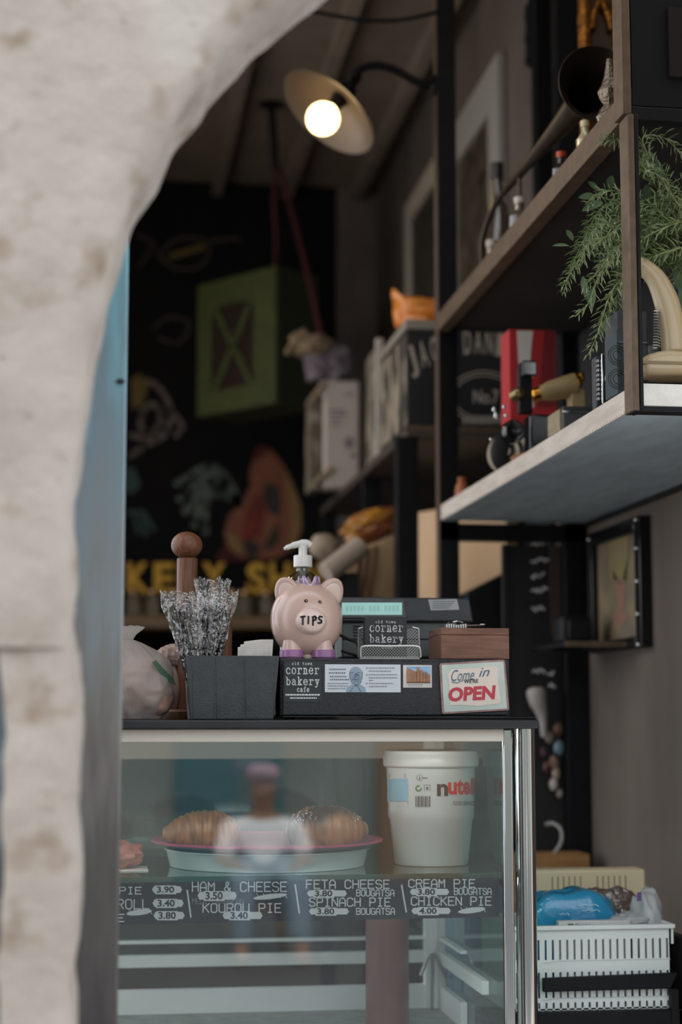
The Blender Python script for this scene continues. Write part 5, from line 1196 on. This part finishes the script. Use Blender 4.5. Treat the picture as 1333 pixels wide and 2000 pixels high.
q0 = P(630, 1080, 5.2); q1 = P(700, 1080, 5.3)
b = MB().tube([P(637, 1120, 5.08), P(706, 1066, 5.12)], 22*MM(5.1), 24); link('roll_body', b, mat('roll_cream', '#a69688', .7), rl, bevel=.003)
b = MB().blob(P(634, 1068, 5.22), (30*MM(5.2), .04, 26*MM(5.2)), .15, 6); link('rag', b, mat('rag_cream', '#93836f', .8), rl)
b = MB().box(P(655, 1165, 5.12).x, P(700, 1165, 5.12).x, 5.1, 5.18, cbz, P(660, 1118, 5.1).z); link('stand', b, M['black'], rl)
# receipt printer
pq1 = P(905, 1200, 5.0)
pr1 = thing('receipt_printer', 'black sloped printer in front of the cardboard carton', 'printer', (1.07, 4.95, 0))
b = MB(); x0 = P(905, 1160, 4.9).x; x1 = P(1002, 1160, 4.9).x
zl0 = P(905, 1160, 4.9).z; zl1 = P(985, 1118, 4.9).z
b.prism([(x0, 4.85, zl0-.3), (x1, 4.85, zl0-.3), (x1, 4.85, zl1+.01), (x0, 4.85, zl0)], (0, .14, 0)); link('printer_body', b, M['black'], pr1, bevel=.005)
link('printer_stand', MB().box(x0+.02, x1-.02, 4.88, 4.96, 0, zl0-.3), M['black_steel'], pr1)

# chalk menu panel under the rack -------------------------------------------------------
CYM = 4.76
xa = P(985, 1300, CYM).x; xb = P(1108, 1300, CYM).x
cb = thing('chalk_menu_board', 'narrow black board with blurred white writing under the white plank', 'board', ((xa+xb)/2, CYM, .3))
link('board_panel', MB().box(xa, xb, CYM, CYM+.02, .3, zu-.055), mat('board_black', '#1a1719', .6, 0, '#231e1e', 12), cb)
link('board_edge', MB().box(xb-.045, xb-.015, CYM-.006, CYM, P(1090, 1240, CYM).z, zu-.055), mat('edge_brown', '#4a3a32', .6), cb)
link('board_edge', MB().box(xa, xa+.02, CYM-.006, CYM, .3, zu-.055), mat('edge_black', '#121114', .6), cb)
t = MB(); pf = onY(CYM-.008); random.seed(9)
for (x0, x1, y) in ((1040,1075,1064),(1039,1074,1098),(1040,1065,1128),(1040,1072,1156),(1041,1064,1192),(1042,1066,1315),(1072,1084,1318),(1074,1086,1340)):
    x = x0; pts = []
    while x < x1: pts.append((x, y+random.uniform(-5, 4)-(x-x0)*.2)); x += 3.2
    t = MB().ribbon(pts, 4.2, pf); link('chalk_writing', t, mat('chalk_white', '#efe8e4', .8), cb, smooth=False)
wbag = MB(); q = P(1055, 1375, 4.7)
wbag.tube(spline([P(1048, 1342, 4.7), P(1050, 1365, 4.7), P(1060, 1400, 4.7), P(1063, 1440, 4.7)], 6), [.012, .02, .024, .027, .027, .026, .025, .024, .023, .02, .018, .016, .014, .012, .011, .010, .009, .008, .006], 14)
tag(link('plastic_bag', wbag, mat('bag_white', '#a8a29c', .4)), 'crumpled white plastic bag hanging on the black menu board', 'bag')
random.seed(13)
bb = thing('bottle_cluster', 'hanging strip of small shiny packets below the white bag', 'packets', P(1085, 1520, 4.72))
for i, (x, y, r, c) in enumerate(((1074,1440,8,'#8a7a6c'),(1090,1425,9,'#7a5a44'),(1092,1460,10,'#6f8a90'),(1082,1490,9,'#8a6a5a'),(1086,1510,8,'#b09a90'),(1082,1532,8,'#b5a9a0'),(1068,1500,7,'#5a2f2c'),(1062,1470,7,'#4c2d2a'),(1094,1550,6,'#8c7f76'))):
    link('packet', MB().blob(P(x, y, 4.72), (r*MM(4.7), .012, r*1.5*MM(4.7)), .3, 9, seed=i), mat('pk_'+c, c, .3), bb)
b = MB().tube(spline([P(1056, 1690, 4.6), P(1085, 1665, 4.6), P(1098, 1640, 4.6), P(1095, 1618, 4.62), P(1080, 1608, 4.65), P(1068, 1610, 4.7)], 8), .005, 10); tag(link('white_cable', b, mat('cable_grey', '#8f8b86', .5)), 'pale cable curling down beside the black rack post', 'cable')
# wooden block at the foot
q0 = P(1000, 1702, 4.55); q1 = P(1153, 1668, 4.55)
tag(link('wooden_ledge', MB().box(q0.x, q1.x, 4.55, 4.66, .3, q1.z), mat('orange_wood', '#8f6538', .5, 0, '#a67a48', 10, stretch=(1, 8, 8)), bevel=.003), 'orange brown wooden ledge behind the white basket', 'ledge')
# poster frame on right wall
fr = thing('poster_frame', 'black studded frame with a faded poster on the right wall under the plank', 'picture', (XW-.01, 4.4, 1.6))
xw2 = XW-.02; ya = PX(1258, 1100, xw2).y; yb = PX(1157, 1100, xw2).y; zt0 = PX(1258, 1005, xw2).z; zb0 = PX(1258, 1264, xw2).z
w_ = .028; b = MB()
b.box(XW-.03, XW-.002, ya, ya+w_*1.6, zb0, zt0); b.box(XW-.03, XW-.002, yb-w_, yb, zb0, zt0); b.box(XW-.03, XW-.002, ya+w_*1.6, yb-w_, zb0, zb0+w_); b.box(XW-.03, XW-.002, ya+w_*1.6, yb-w_, zt0-w_*1.3, zt0)
link('frame', b, M['black_gloss'], fr, bevel=.003)
pm_ = mat('poster_tan', '#655a4b', .5, 0, '#857555', 12)
link('poster', MB().box(XW-.012, XW-.004, ya+w_, yb-w_, zb0+w_*.8, zt0-w_), pm_, fr)
t = MB(); ypl = lambda u, v: Vector((XW-.0135, yb-w_-(yb-ya-2.4*w_)*u, zb0+w_+(zt0-zb0-2*w_)*v))
t.flat([ypl(.28, .98), ypl(.28, .6), ypl(.7, .55), ypl(.74, .98)]); link('poster_yellow', t, mat('poster_yellow', '#7f7048', .5), fr, smooth=False)
t = MB(); t.flat([ypl(.36, .7), ypl(.5, .3), ypl(.62, .3), ypl(.7, .75), ypl(.56, .5)]); t.flat([ypl(.3, .25), ypl(.5, .3), ypl(.7, .2), ypl(.5, .12)]); link('poster_red', t, mat('poster_red', '#86604f', .5), fr, smooth=False)
b = MB()
for v in (.02, .25, .5, .75, .97): b.blob((XW-.032, ya+w_*.7, zb0+(zt0-zb0)*v), (.004, .005, .005), nu=10, nv=8)
b.blob((XW-.032, yb-w_*.5, zt0-w_*.6), (.004, .005, .005), nu=10, nv=8); link('stud', b, M['chrome'], fr)
# black bracket shelf with tape dispenser
zb9 = P(1100, 1262, 4.5).z
bs2 = thing('bracket_shelf', 'small black bracket shelf under the poster frame', 'shelf', (1.25, 4.45, zb9))
x0 = P(1045, 1262, 4.55).x; link('shelf_plate', MB().box(x0, XW-.004, 4.24, 4.60, zb9-.012, zb9), M['black_steel'], bs2, bevel=.002)
link('shelf_lip', MB().box(x0, XW-.004, 4.236, 4.24, zb9-.012, zb9+.002), M['brown_steel'], bs2)
q0 = P(1098, 1258, 4.42); q1 = P(1160, 1202, 4.42)
td = thing('card_machine', 'rounded black device on the bracket shelf before the poster', 'device', ((q0.x+q1.x)/2, 4.46, zb9+.0005))
link('device_body', MB().box(q0.x, q1.x, 4.42, 4.52, zb9+.0006, q1.z), M['black'], td, bevel=.016, seg=4)
q0 = P(1112, 1250, 4.418); q1 = P(1152, 1212, 4.418); link('device_window', MB().box(q0.x, q1.x, 4.416, 4.42, q0.z, q1.z), M['black_gloss'], td, bevel=.002)

# ------------------------------------------------------------------ rack with the white basket, right of the case
BY0 = 3.36
def zB(py): return P(1190, py, BY0).z
bx0 = xr+.006; bx1 = P(1312, 1900, BY0).x
sr = thing('side_rack', 'low black metal rack with rails holding the white basket', 'rack', ((bx0+bx1)/2, BY0+.1, 0))
zbm = P(1190, 1972, BY0).z
link('bottom_deck', MB().box(bx0-.002, bx1+.03, BY0-.015, BY0+.32, zbm-.035, zbm), M['black_steel'], sr, bevel=.002)
b = MB(); b.prism([P(1062, 1938, BY0-.02), P(1312, 1931, BY0-.02), P(1326, 1900, BY0-.02), P(1062, 1911, BY0-.02)], (0, .012, 0)); link('front_rail', b, M['black_steel'], sr, bevel=.002)
a = P(1316, 1980, BY0-.02); link('rail_post', MB().box(a.x-.003, a.x+.012, BY0-.018, BY0-.004, zbm-.03, P(1316, 1932, BY0-.02).z), M['black_steel'], sr)
link('rack_leg', MB().box(bx1+.01, bx1+.03, BY0+.28, BY0+.32, 0, zbm), M['black_steel'], sr)
link('rack_leg', MB().box(bx1+.01, bx1+.03, BY0-.015, BY0+.02, 0, zbm), M['black_steel'], sr)
link('rack_side', MB().box(bx1+.032, bx1+.05, BY0-.0, BY0+.32, 0, P(1190, 1838, BY0).z), mat('black_side', '#151417', .7), sr)
bk_ = thing('plastic_basket', 'white slotted plastic basket on the low black rack', 'basket', ((bx0+bx1)/2, BY0+.12, zbm+.001))
wp = mat('basket_white', '#d3d8d6', .45)
bands = [(1976, 1985, 0), (1952, 1976, 1), (1940, 1952, 0), (1898, 1940, 1), (1876, 1898, 0), (1834, 1876, 1), (1812, 1834, 0)]
bands = [(1972, 1975, 0), (1956, 1972, 1), (1947, 1956, 0), (1897, 1947, 1), (1873, 1897, 0), (1834, 1873, 1), (1815, 1834, 0)]
def slotted(mb, A, B, n, th, dirn):
    A = Vector(A); B = Vector(B); d = (B-A); L = d.length; d.normalize()
    for (y1, y0, sl_) in bands:
        za, zb2 = zB(y1), zB(y0)
        if not sl_:
            mb.prism([A+Vector((0, 0, za)), B+Vector((0, 0, za)), B+Vector((0, 0, zb2)), A+Vector((0, 0, zb2))], dirn*th)
        else:
            pit = L/n; bw = pit*.70
            for k in range(n+1):
                c0 = max(0, k*pit-bw/2); c1 = min(L, k*pit+bw/2)
                mb.prism([A+d*c0+Vector((0, 0, za)), A+d*c1+Vector((0, 0, za)), A+d*c1+Vector((0, 0, zb2)), A+d*c0+Vector((0, 0, zb2))], dirn*th)
BD = .22
b = MB(); slotted(b, (bx0, BY0, 0), (bx1, BY0, 0), 23, .003, Vector((0, 1, 0))); link('front_wall', b, wp, bk_)
b = MB(); slotted(b, (bx0, BY0+BD, 0), (bx1, BY0+BD, 0), 23, .003, Vector((0, -1, 0))); link('back_wall', b, wp, bk_)
b = MB(); slotted(b, (bx1, BY0, 0), (bx1, BY0+BD, 0), 14, .003, Vector((-1, 0, 0))); link('side_wall', b, wp, bk_)
b = MB(); slotted(b, (bx0, BY0, 0), (bx0, BY0+BD, 0), 14, .003, Vector((1, 0, 0))); link('side_wall', b, wp, bk_)
zr = zB(1815)
b = MB().box(bx0-.001, bx1+.008, BY0-.008, BY0+.003, zr, zr+.009); b.box(bx0-.001, bx1+.008, BY0+BD-.003, BY0+BD+.008, zr, zr+.009); b.box(bx1-.003, bx1+.008, BY0+.003, BY0+BD-.003, zr, zr+.009); b.box(bx0-.001, bx0+.003, BY0+.003, BY0+BD-.003, zr, zr+.009)
link('rim', b, wp, bk_, bevel=.003)
link('clip', MB().box(bx1+.0005, bx1+.005, BY0-.003, BY0+.02, zB(1845), zr), wp, bk_)
link('bottom', MB().box(bx0, bx1, BY0, BY0+BD, zbm+.001, zbm+.004), wp, bk_)
t = MB(); 
for y0 in (1875.5, 1948): t.add([P(1061, y0+6, BY0-.001), P(1095, y0+1, BY0-.001), P(1311, y0-3, BY0-.001), P(1311, y0-1.6, BY0-.001), P(1095, y0+2.4, BY0-.001), P(1061, y0+7.4, BY0-.001)], [(0, 1, 4, 5), (1, 2, 3, 4)])
link('moulded_line', t, mat('basket_shade', '#b3b9b8', .5), bk_, smooth=False)
# contents
zi = zbm+.005
b = MB(); 
bq0 = P(1040, 1738, BY0+.11); bq1 = P(1212, 1795, BY0+.11)
b.blob(((bq0.x+bq1.x)/2-.01, BY0+.12, (zi+bq0.z)/2), ((bq1.x-bq0.x)/2+.004, .055, (bq0.z-zi)/2), .10, 7, pw=.6, nu=40, nv=26)
blue = thing('blue_packet', 'bright blue plastic wrapped packet in the white basket', 'packet', ((bq0.x+bq1.x)/2, BY0+.12, zi))
link('packet_body', b, mat('packet_blue', '#1b79a6', .2, 0, '#2f93bb', 9, bump=1.0, bscale=32, coat=.6), blue, angle=180)
t = MB()
for (x, y, w) in ((1130,1768,40),(1138,1778,34),(1094,1785,18)): t.ribbon([(x+k*w/6, y+2*math.sin(k*2.3)) for k in range(7)], 1.8, onY(BY0+.062))
link('packet_print', t, mat('packet_pale', '#9cc6da', .4), blue, smooth=False)
b = MB().blob((P(1190, 1765, BY0+.16).x, BY0+.17, (zi+P(1190, 1735, BY0+.17).z)/2), (.085, .03, (P(1190, 1735, BY0+.17).z-zi)/2), .12, 12, seed=5, pw=.7)
tag(link('clear_packet', b, glass_mat('crumpled_clear', '#b8aca4', .16, .12, .25, '#8a7d78', bump=1.0, bscale=60)), 'crumpled clear plastic packet behind the blue one in the basket', 'packet')
q0 = P(1092, 1830, BY0+.03); q1 = P(1232, 1797, BY0+.03)
cx_ = thing('white_carton', 'flat white carton at the front of the white basket', 'carton', ((q0.x+q1.x)/2, BY0+.035, zi))
link('carton_body', MB().box(q0.x, q1.x, BY0+.03, BY0+.05, zi, q1.z), mat('carton_w', '#c9c5c3', .5), cx_, bevel=.002)
t = MB(); gtext(t, 'Dolphin', 1125, 1156, 1804, 1812, onY(BY0+.029), off=.02); link('blue_lettering', t, mat('carton_blue', '#2f6f9c', .5), cx_, smooth=False)
t = MB(); rect(t, 1110, 1121, 1804, 1814, onY(BY0+.029)); link('green_mark', t, mat('carton_green', '#3c6f5c', .5), cx_, smooth=False)
q = P(1262, 1790, BY0+.09); b = MB().blob((q.x, BY0+.09, (zi+P(1262, 1745, BY0+.09).z)/2+.01), (.036, .05, (P(1262, 1745, BY0+.09).z-zi)/2), .3, 9, seed=8)
b.blob(P(1235, 1800, BY0+.07), (.045, .03, .018), .4, 9, seed=2)
wb3 = thing('white_plastic_bag', 'thin grey white plastic bag stuffed at the right of the basket', 'bag', (q.x, BY0+.09, zi))
link('bag_body', b, mat('bag_grey_white', '#b0b1b1', .35, 0, '#9ea1a3', 14, bump=.5, bscale=30), wb3, angle=180)
t = MB(); rect(t, 1245, 1254, 1743, 1760, onY(BY0+.04)); link('purple_print', t, mat('purple_ink', '#5a3f7c', .5), wb3, smooth=False)
# beige basket behind
EY = BY0+.245
bs3 = thing('beige_crate', 'beige ribbed plastic crate behind the white basket', 'crate', (P(1150, 1760, EY).x, EY+.05, zbm+.001))
q0 = P(1040, 1700, EY); q1 = P(1262, 1697, EY)
link('crate_wall', MB().box(max(q0.x, xr+.005), q1.x, EY, EY+.06, zbm+.001, q1.z), mat('crate_beige', '#d6c5a2', .5), bs3, bevel=.006)
b = MB()
for k in range(14):
    if k in (6, 7): continue
    q = P(1078+k*11, 1712, EY); z1 = P(1078, 1712, EY).z; b.box(q.x, q.x+.003, EY-.001, EY, z1-.03, z1)
link('rib', b, mat('crate_slot', '#94896a', .6), bs3)
# blue water pack behind the case side
qx = xr+.03
q = P(955, 1900, 3.78)
wt = thing('water_pack', 'blue wrapped bottle pack seen through the side of the display case', 'pack', (.86, 4.0, 0))
b = MB().blob((.86, 4.0, .82), (.085, .08, .15), .12, 6, pw=.55); link('pack_wrap', b, mat('wrap_blue', '#2f7fb0', .3, 0, '#4a96c0', 9, bump=.3), wt)
link('pack_crate', MB().box(.78, .95, 3.93, 4.08, 0, .67), mat('crate_grey', '#6d7478', .6), wt, bevel=.01)

# ------------------------------------------------------------------ back wall
YW = YB-.012
mural = thing('wall_mural', 'black chalkboard back wall painted with a rooster and yellow letters', 'mural', P(450, 1230, YW))
a = P(-200, 1400, YW); c = P(656, 345, YW)
link('chalkboard', MB().box(-1.19, c.x, YW, YB-.001, 0.9, c.z), mat('chalk_black', '#0d0c0f', .75, 0, '#131113', 5, spec=.2), mural)
pf = onY(YW-.003)
rooster = [(512,870),(496,892),(487,925),(490,950),(470,985),(448,1005),(438,1040),(445,1070),(470,1088),(500,1092),(540,1090),(575,1070),(590,1030),(588,985),(570,940),(548,900),(530,878)]
t = MB(); poly(t, rooster, pf); link('rooster_body', t, mat('rooster_orange', '#96604a', .85, 0, '#84503e', 9), mural, smooth=False)
p2 = onY(YW-.005)
t = MB(); poly(t, [(512,868),(498,880),(490,905),(502,900),(520,885),(530,880)], p2); link('rooster_comb', t, mat('comb_red', '#5e2622', .85), mural, smooth=False); t = MB(); poly(t, [(480,1000),(505,960),(520,985),(512,1040),(490,1060),(470,1050)], p2); link('rooster_red', t, mat('rooster_red', '#883c32', .85, 0, '#6e322a', 9), mural, smooth=False)
t = MB(); poly(t, [(520,940),(545,950),(550,985),(545,1010),(525,1000),(512,965)], p2); poly(t, [(472,1060),(490,1050),(510,1070),(505,1090),(485,1092)], p2); poly(t, [(536,1030),(548,1020),(545,1060),(520,1080),(518,1060)], p2); link('rooster_wing', t, mat('rooster_brown', '#43342f', .85, 0, '#3a3c36', 9), mural, smooth=False)
t = MB(); poly(t, [(552,905),(572,945),(588,990),(590,1030),(578,1065),(560,1078),(568,1030),(565,980)], onY(YW-.004)); poly(t, [(440,1040),(448,1068),(470,1085),(478,1070),(458,1045)], onY(YW-.004)); link('rooster_gold', t, mat('rooster_gold', '#93744a', .85), mural, smooth=False)
t = MB()
for k, (ex, ey, w) in enumerate(((345,945,11),(352,975,13),(362,1000,14),(380,1025,13),(402,1040,12))):
    t.ribbon([(q.x, q.y) for q in spline([(470,985,0),(440,930+k*10,0),(405,910+k*16,0),(ex,ey,0)], 6)], w, pf)
link('rooster_tail', t, mat('rooster_green', '#7a867c', .85, 0, '#56635c', 9), mural, smooth=False)
t = MB()
for (chh, x0, x1) in (('B', 150, 185), ('A', 193, 237), ('K', 248, 293), ('E', 301, 340), ('R', 349, 390), ('Y', 396, 440), ('S', 482, 520), ('H', 527, 567), ('O', 574, 614), ('P', 620, 656)):
    t = MB(); gtext(t, chh, x0, x1, 1099, 1160, pf, off=.03); link('yellow_letter', t, mat('sign_yellow', '#f2bd4a', .7), mural, smooth=False)
t = MB()
for l_ in ([(262,770),(290,745),(320,770),(335,810),(320,850),(285,870),(255,890)], [(280,800),(300,790),(315,815),(300,840),(275,835),(280,800)], [(330,800),(355,830),(345,850)], [(255,850),(290,855),(330,840)]): link('chalk_figure', MB().ribbon([(q.x, q.y) for q in spline([(x, y, 0) for x, y in l_], 5)], 10, pf), mat('chalk_dim', '#857a73', .8), mural, smooth=False)
t = MB()
for l_ in ([(310,500),(340,470),(390,465),(410,490),(390,520),(345,525),(310,500)], [(330,505),(400,485)], [(270,460),(300,480),(270,520)], [(410,470),(470,465)], [(300,640),(330,620),(370,630),(350,670),(310,660)]): link('chalk_sketch', MB().ribbon([(q.x, q.y) for q in spline([(x, y, 0) for x, y in l_], 5)], 5, pf), mat('chalk_faint', '#4f4842', .8), mural, smooth=False)
t = MB(); t.ribbon([(335,500),(395,482)], 10, p2); link('chalk_yellow', t, mat('chalk_ochre', '#6f6030', .8), mural, smooth=False); t = MB(); poly(t, [(255,740),(275,730),(290,750),(280,790),(258,800)], p2); link('chalk_yellow', t, mat('chalk_ochre', '#6f6030', .8), mural, smooth=False)
t = MB(); poly(t, [(245,910),(262,915),(275,945),(262,965),(245,960)], pf); link('chalk_teal', t, mat('chalk_teal', '#3c5450', .8), mural, smooth=False)
t = MB()
for l_ in ([(250,1000),(280,1000),(300,1035)], [(262,1005),(270,1040)], [(278,1010),(285,1045)]): t.ribbon(l_, 8, pf)
link('chalk_teal', t, mat('chalk_teal', '#3c5450', .8), mural, smooth=False)
t = MB(); poly(t, [(420,1092),(440,1060),(470,1090),(560,1094),(640,1090),(650,1095),(420,1096)], onY(YW-.002)); link('chalk_red', t, mat('chalk_dark_red', '#4a1c1a', .8), mural, smooth=False)
# shelf with jars in front of the letters
JY = 8.0; zj = P(400, 1203, JY).z
bs4 = thing('jar_shelf', 'long tan wooden shelf on the back wall below the yellow letters', 'shelf', (.2, JY+.2, zj-.05))
link('shelf_board', MB().box(-1.1, P(560, 1210, JY).x+.1, JY, YW-.002, zj-.055, zj), mat('tan_wood', '#7a6248', .6, 0, '#8a7054', 12, stretch=(1, 8, 8)), bs4, bevel=.003)
b = MB()
for x in (-.9, .0, .8): b.box(x, x+.03, JY+.05, YW-.003, zj-.2, zj-.056)
link('bracket', b, M['black_steel'], bs4)
jar0 = None; jarw = ['leftmost glass jar on the tan back shelf', 'glass jar second from the left on the tan back shelf', 'glass jar behind the wooden rod on the back shelf', 'glass jar behind the straw bundles on the back shelf', 'glass jar left of the letter S on the back shelf', 'glass jar under the letter S on the back shelf', 'rightmost glass jar on the tan back shelf']
jm = mat('jar_glass', '#8f8064', .06, 0, alpha=.45, coat=1)
for i, px in enumerate((262, 300, 340, 420, 455, 480, 522)):
    x = P(px, 1180, JY+.1).x; loc = Vector((x, JY+.1, zj+.001))
    if jar0 is None:
        jar0 = thing('glass_jar', jarw[0], 'jar', loc, 'jars on the back shelf')
        link('jar_body', MB().lathe([(0, 0), (.038, 0), (.042, .01), (.042, .085), (.03, .10), (.03, .105), (0, .105)], loc, seg=20), jm, jar0)
        link('jar_lid', MB().lathe([(.033, .106), (.033, .122), (0, .122)], loc, seg=20), mat('jar_lid', '#b08a5c', .25, .9), jar0)
    else: dup(jar0, loc, jarw[i], 'jars on the back shelf')

# green cabinet, ropes and hook ----------------------------------------------------------------
QY = 7.3
qc = P(545, 520, QY); qb = P(545, 788, QY); hgt = qc.z-qb.z
gc = thing('green_cabinet', 'green wooden crate with a crossed front hanging on red ropes', 'cabinet', (qc.x-.1, QY+.25, qb.z))
ang = math.radians(52); wF = 158*MM(QY)/math.cos(ang)*.92; dS = .24
u_ = Vector((-math.cos(ang), math.sin(ang), 0)); s_v = Vector((math.sin(ang), math.cos(ang), 0)); nrm = -s_v
green = mat('green_paint', '#4a5128', .6, 0, '#3f4623', 12)
o3 = Vector((qc.x, QY, 0)); z0, z1 = qb.z, qc.z
def fp(a, v, d=0): return o3+u_*(wF*a)+nrm*d+Vector((0, 0, z0+(z1-z0)*v))
def fbar(mb, a0, v0, a1, v1, a2, v2, a3, v3, d0=0, d=.02): mb.prism([fp(a0, v0, d0), fp(a1, v1, d0), fp(a2, v2, d0), fp(a3, v3, d0)], nrm*d)
b = MB(); b.hexa([fp(0, 0), fp(1, 0), fp(1, 0)+s_v*dS, fp(0, 0)+s_v*dS], [fp(0, 1), fp(1, 1), fp(1, 1)+s_v*dS, fp(0, 1)+s_v*dS]); link('cabinet_box', b, mat('shaded_green', '#2c3320', .7), gc)  # box in darker green, the shade of its far side put into the colour
b = MB(); fbar(b, 0, 0, .27, 0, .27, 1, 0, 1); fbar(b, .82, 0, 1, 0, 1, 1, .82, 1); fbar(b, .27, 0, .82, 0, .82, .17, .27, .17); fbar(b, .27, .80, .82, .80, .82, 1, .27, 1); link('door_frame', b, green, gc, bevel=.003)
b = MB(); fbar(b, .27, .17, .34, .17, .82, .80, .75, .80, .004, .012); fbar(b, .82, .17, .75, .17, .27, .80, .34, .80, .004, .012); link('cross_bars', b, green, gc)
b = MB(); fbar(b, .27, .17, .82, .17, .82, .80, .27, .80, .0005, .002); link('dark_pane', b, mat('brown_pane', '#2a1c16', .5), gc)
hk = P(540, 215, QY); 
ho = thing('ceiling_hook', 'black hook plate under the ceiling holding the red ropes', 'hook', (hk.x, QY, hk.z))
zhk = P(540, 205, QY).z
link('plate', MB().lathe([(.06, 0), (.06, .02), (.03, .03)], (hk.x-.02, QY, zhk), seg=24), M['black'], ho); link('stem', MB().tube([(hk.x-.02, QY, ZC-.001), (hk.x-.02, QY, zhk-.02), P(538, 330, QY)], .018, 10), M['black'], ho)
b = MB().tube(spline([P(540, 330, QY), P(536, 400, QY), P(540, 470, QY+.05), fp(.3, 1)+s_v*.12], 6), .010, 8); tag(link('red_rope', b, mat('red_rope', '#47171b', .85)), 'red rope hanging straight down to the green crate', 'rope', 'red ropes')
b = MB().tube(spline([P(548, 330, QY), P(575, 430, QY-.1), P(605, 550, QY-.3), P(628, 655, QY-.6)], 6), .011, 8); tag(link('red_rope', b, MATS['red_rope']), 'red rope slanting right down to the brown cap', 'rope', 'red ropes')

# ------------------------------------------------------------------ passer-by reflected in the case glass
def skin(name, vts, edges, radii, m, parent):
    me = bpy.data.meshes.new(name); org = ROOT[parent.name]; me.from_pydata([tuple(Vector(v)-org) for v in vts], edges, []); me.update(); me.materials.append(m)
    o = bpy.data.objects.new(name, me); COL.objects.link(o); o.parent = parent; ROOT[o.name] = org
    o.modifiers.new('skin', 'SKIN'); sd = o.modifiers.new('sub', 'SUBSURF'); sd.levels = 2; sd.render_levels = 2
    for i, r in enumerate(radii): me.skin_vertices[0].data[i].radius = (r, r) if not isinstance(r, tuple) else r
    me.skin_vertices[0].data[0].use_root = True; me.shade_smooth(); return o
D_ = 10.0
ph_ = P(515, 1545, D_); px_ = ph_.x; pyv = 2*YF-D_
per = thing('person', 'person in a pale blue shirt and cap seated in the street', 'person', (px_, pyv, 0))
def V(x, y, z): return (px_+x, pyv+y, z)
skinm = mat('skin_tone', '#8f6650', .6)
hz = ph_.z
vt = [V(0,-.05,.46), V(0,-.04,.60), V(0,-.02,.74), V(0,0,hz-.13), V(0,.01,hz-.04), V(0,.02,hz+.03), V(0,.0,hz+.10),
      V(-.10,-.03,.46), V(-.14,.34,.47), V(-.15,.36,.10), V(-.15,.46,.03), V(.10,-.03,.46), V(.16,.32,.47), V(.18,.40,.10), V(.18,.50,.03),
      V(-.17,0,.72), V(-.24,.05,.55), V(-.16,.26,.52), V(-.13,.34,.52), V(.17,0,.72), V(.24,.05,.55), V(.16,.26,.52), V(.13,.34,.52)]
ed = [(0,1),(1,2),(2,3),(3,4),(4,5),(5,6),(0,7),(7,8),(8,9),(9,10),(0,11),(11,12),(12,13),(13,14),(2,15),(15,16),(16,17),(17,18),(2,19),(19,20),(20,21),(21,22)]
skin('body', vt, ed, [.12,.12,.12,.05,.07,.085,.06,.09,.065,.045,.035,.09,.065,.045,.035,.06,.042,.032,.025,.06,.042,.032,.025], skinm, per)
skin('shirt', [vt[0], vt[1], vt[2], V(0,0,hz-.15), vt[15], vt[16], vt[19], vt[20]], [(0,1),(1,2),(2,3),(2,4),(4,5),(2,6),(6,7)], [.165,.165,.16,.07,.085,.065,.085,.065], mat('shirt_blue', '#eef4f8', .8), per)
skin('trousers', [vt[0], vt[7], vt[8], vt[9], vt[11], vt[12], vt[13]], [(0,1),(1,2),(2,3),(0,4),(4,5),(5,6)], [.15,.11,.085,.065,.11,.085,.065], mat('trouser_pale', '#76889a', .8), per)
link('cap', MB().blob(V(0, .0, hz+.10), (.10, .115, .06)), mat('cap_pink', '#a88a96', .8), per)
st_ = thing('stool', 'low stool under the seated person in the street', 'stool', (px_, pyv-.05, 0))
link('seat', MB().lathe([(.17, .26), (.18, .275), (.17, .288)], (px_, pyv-.05, 0), seg=24), M['wood'], st_)
for sx2 in (-1, 1):
    for sy2 in (-1, 1): link('leg', MB().tube([(px_+sx2*.1, pyv-.05+sy2*.1, .26), (px_+sx2*.13, pyv-.05+sy2*.13, 0)], .014, 8), M['wood'], st_)
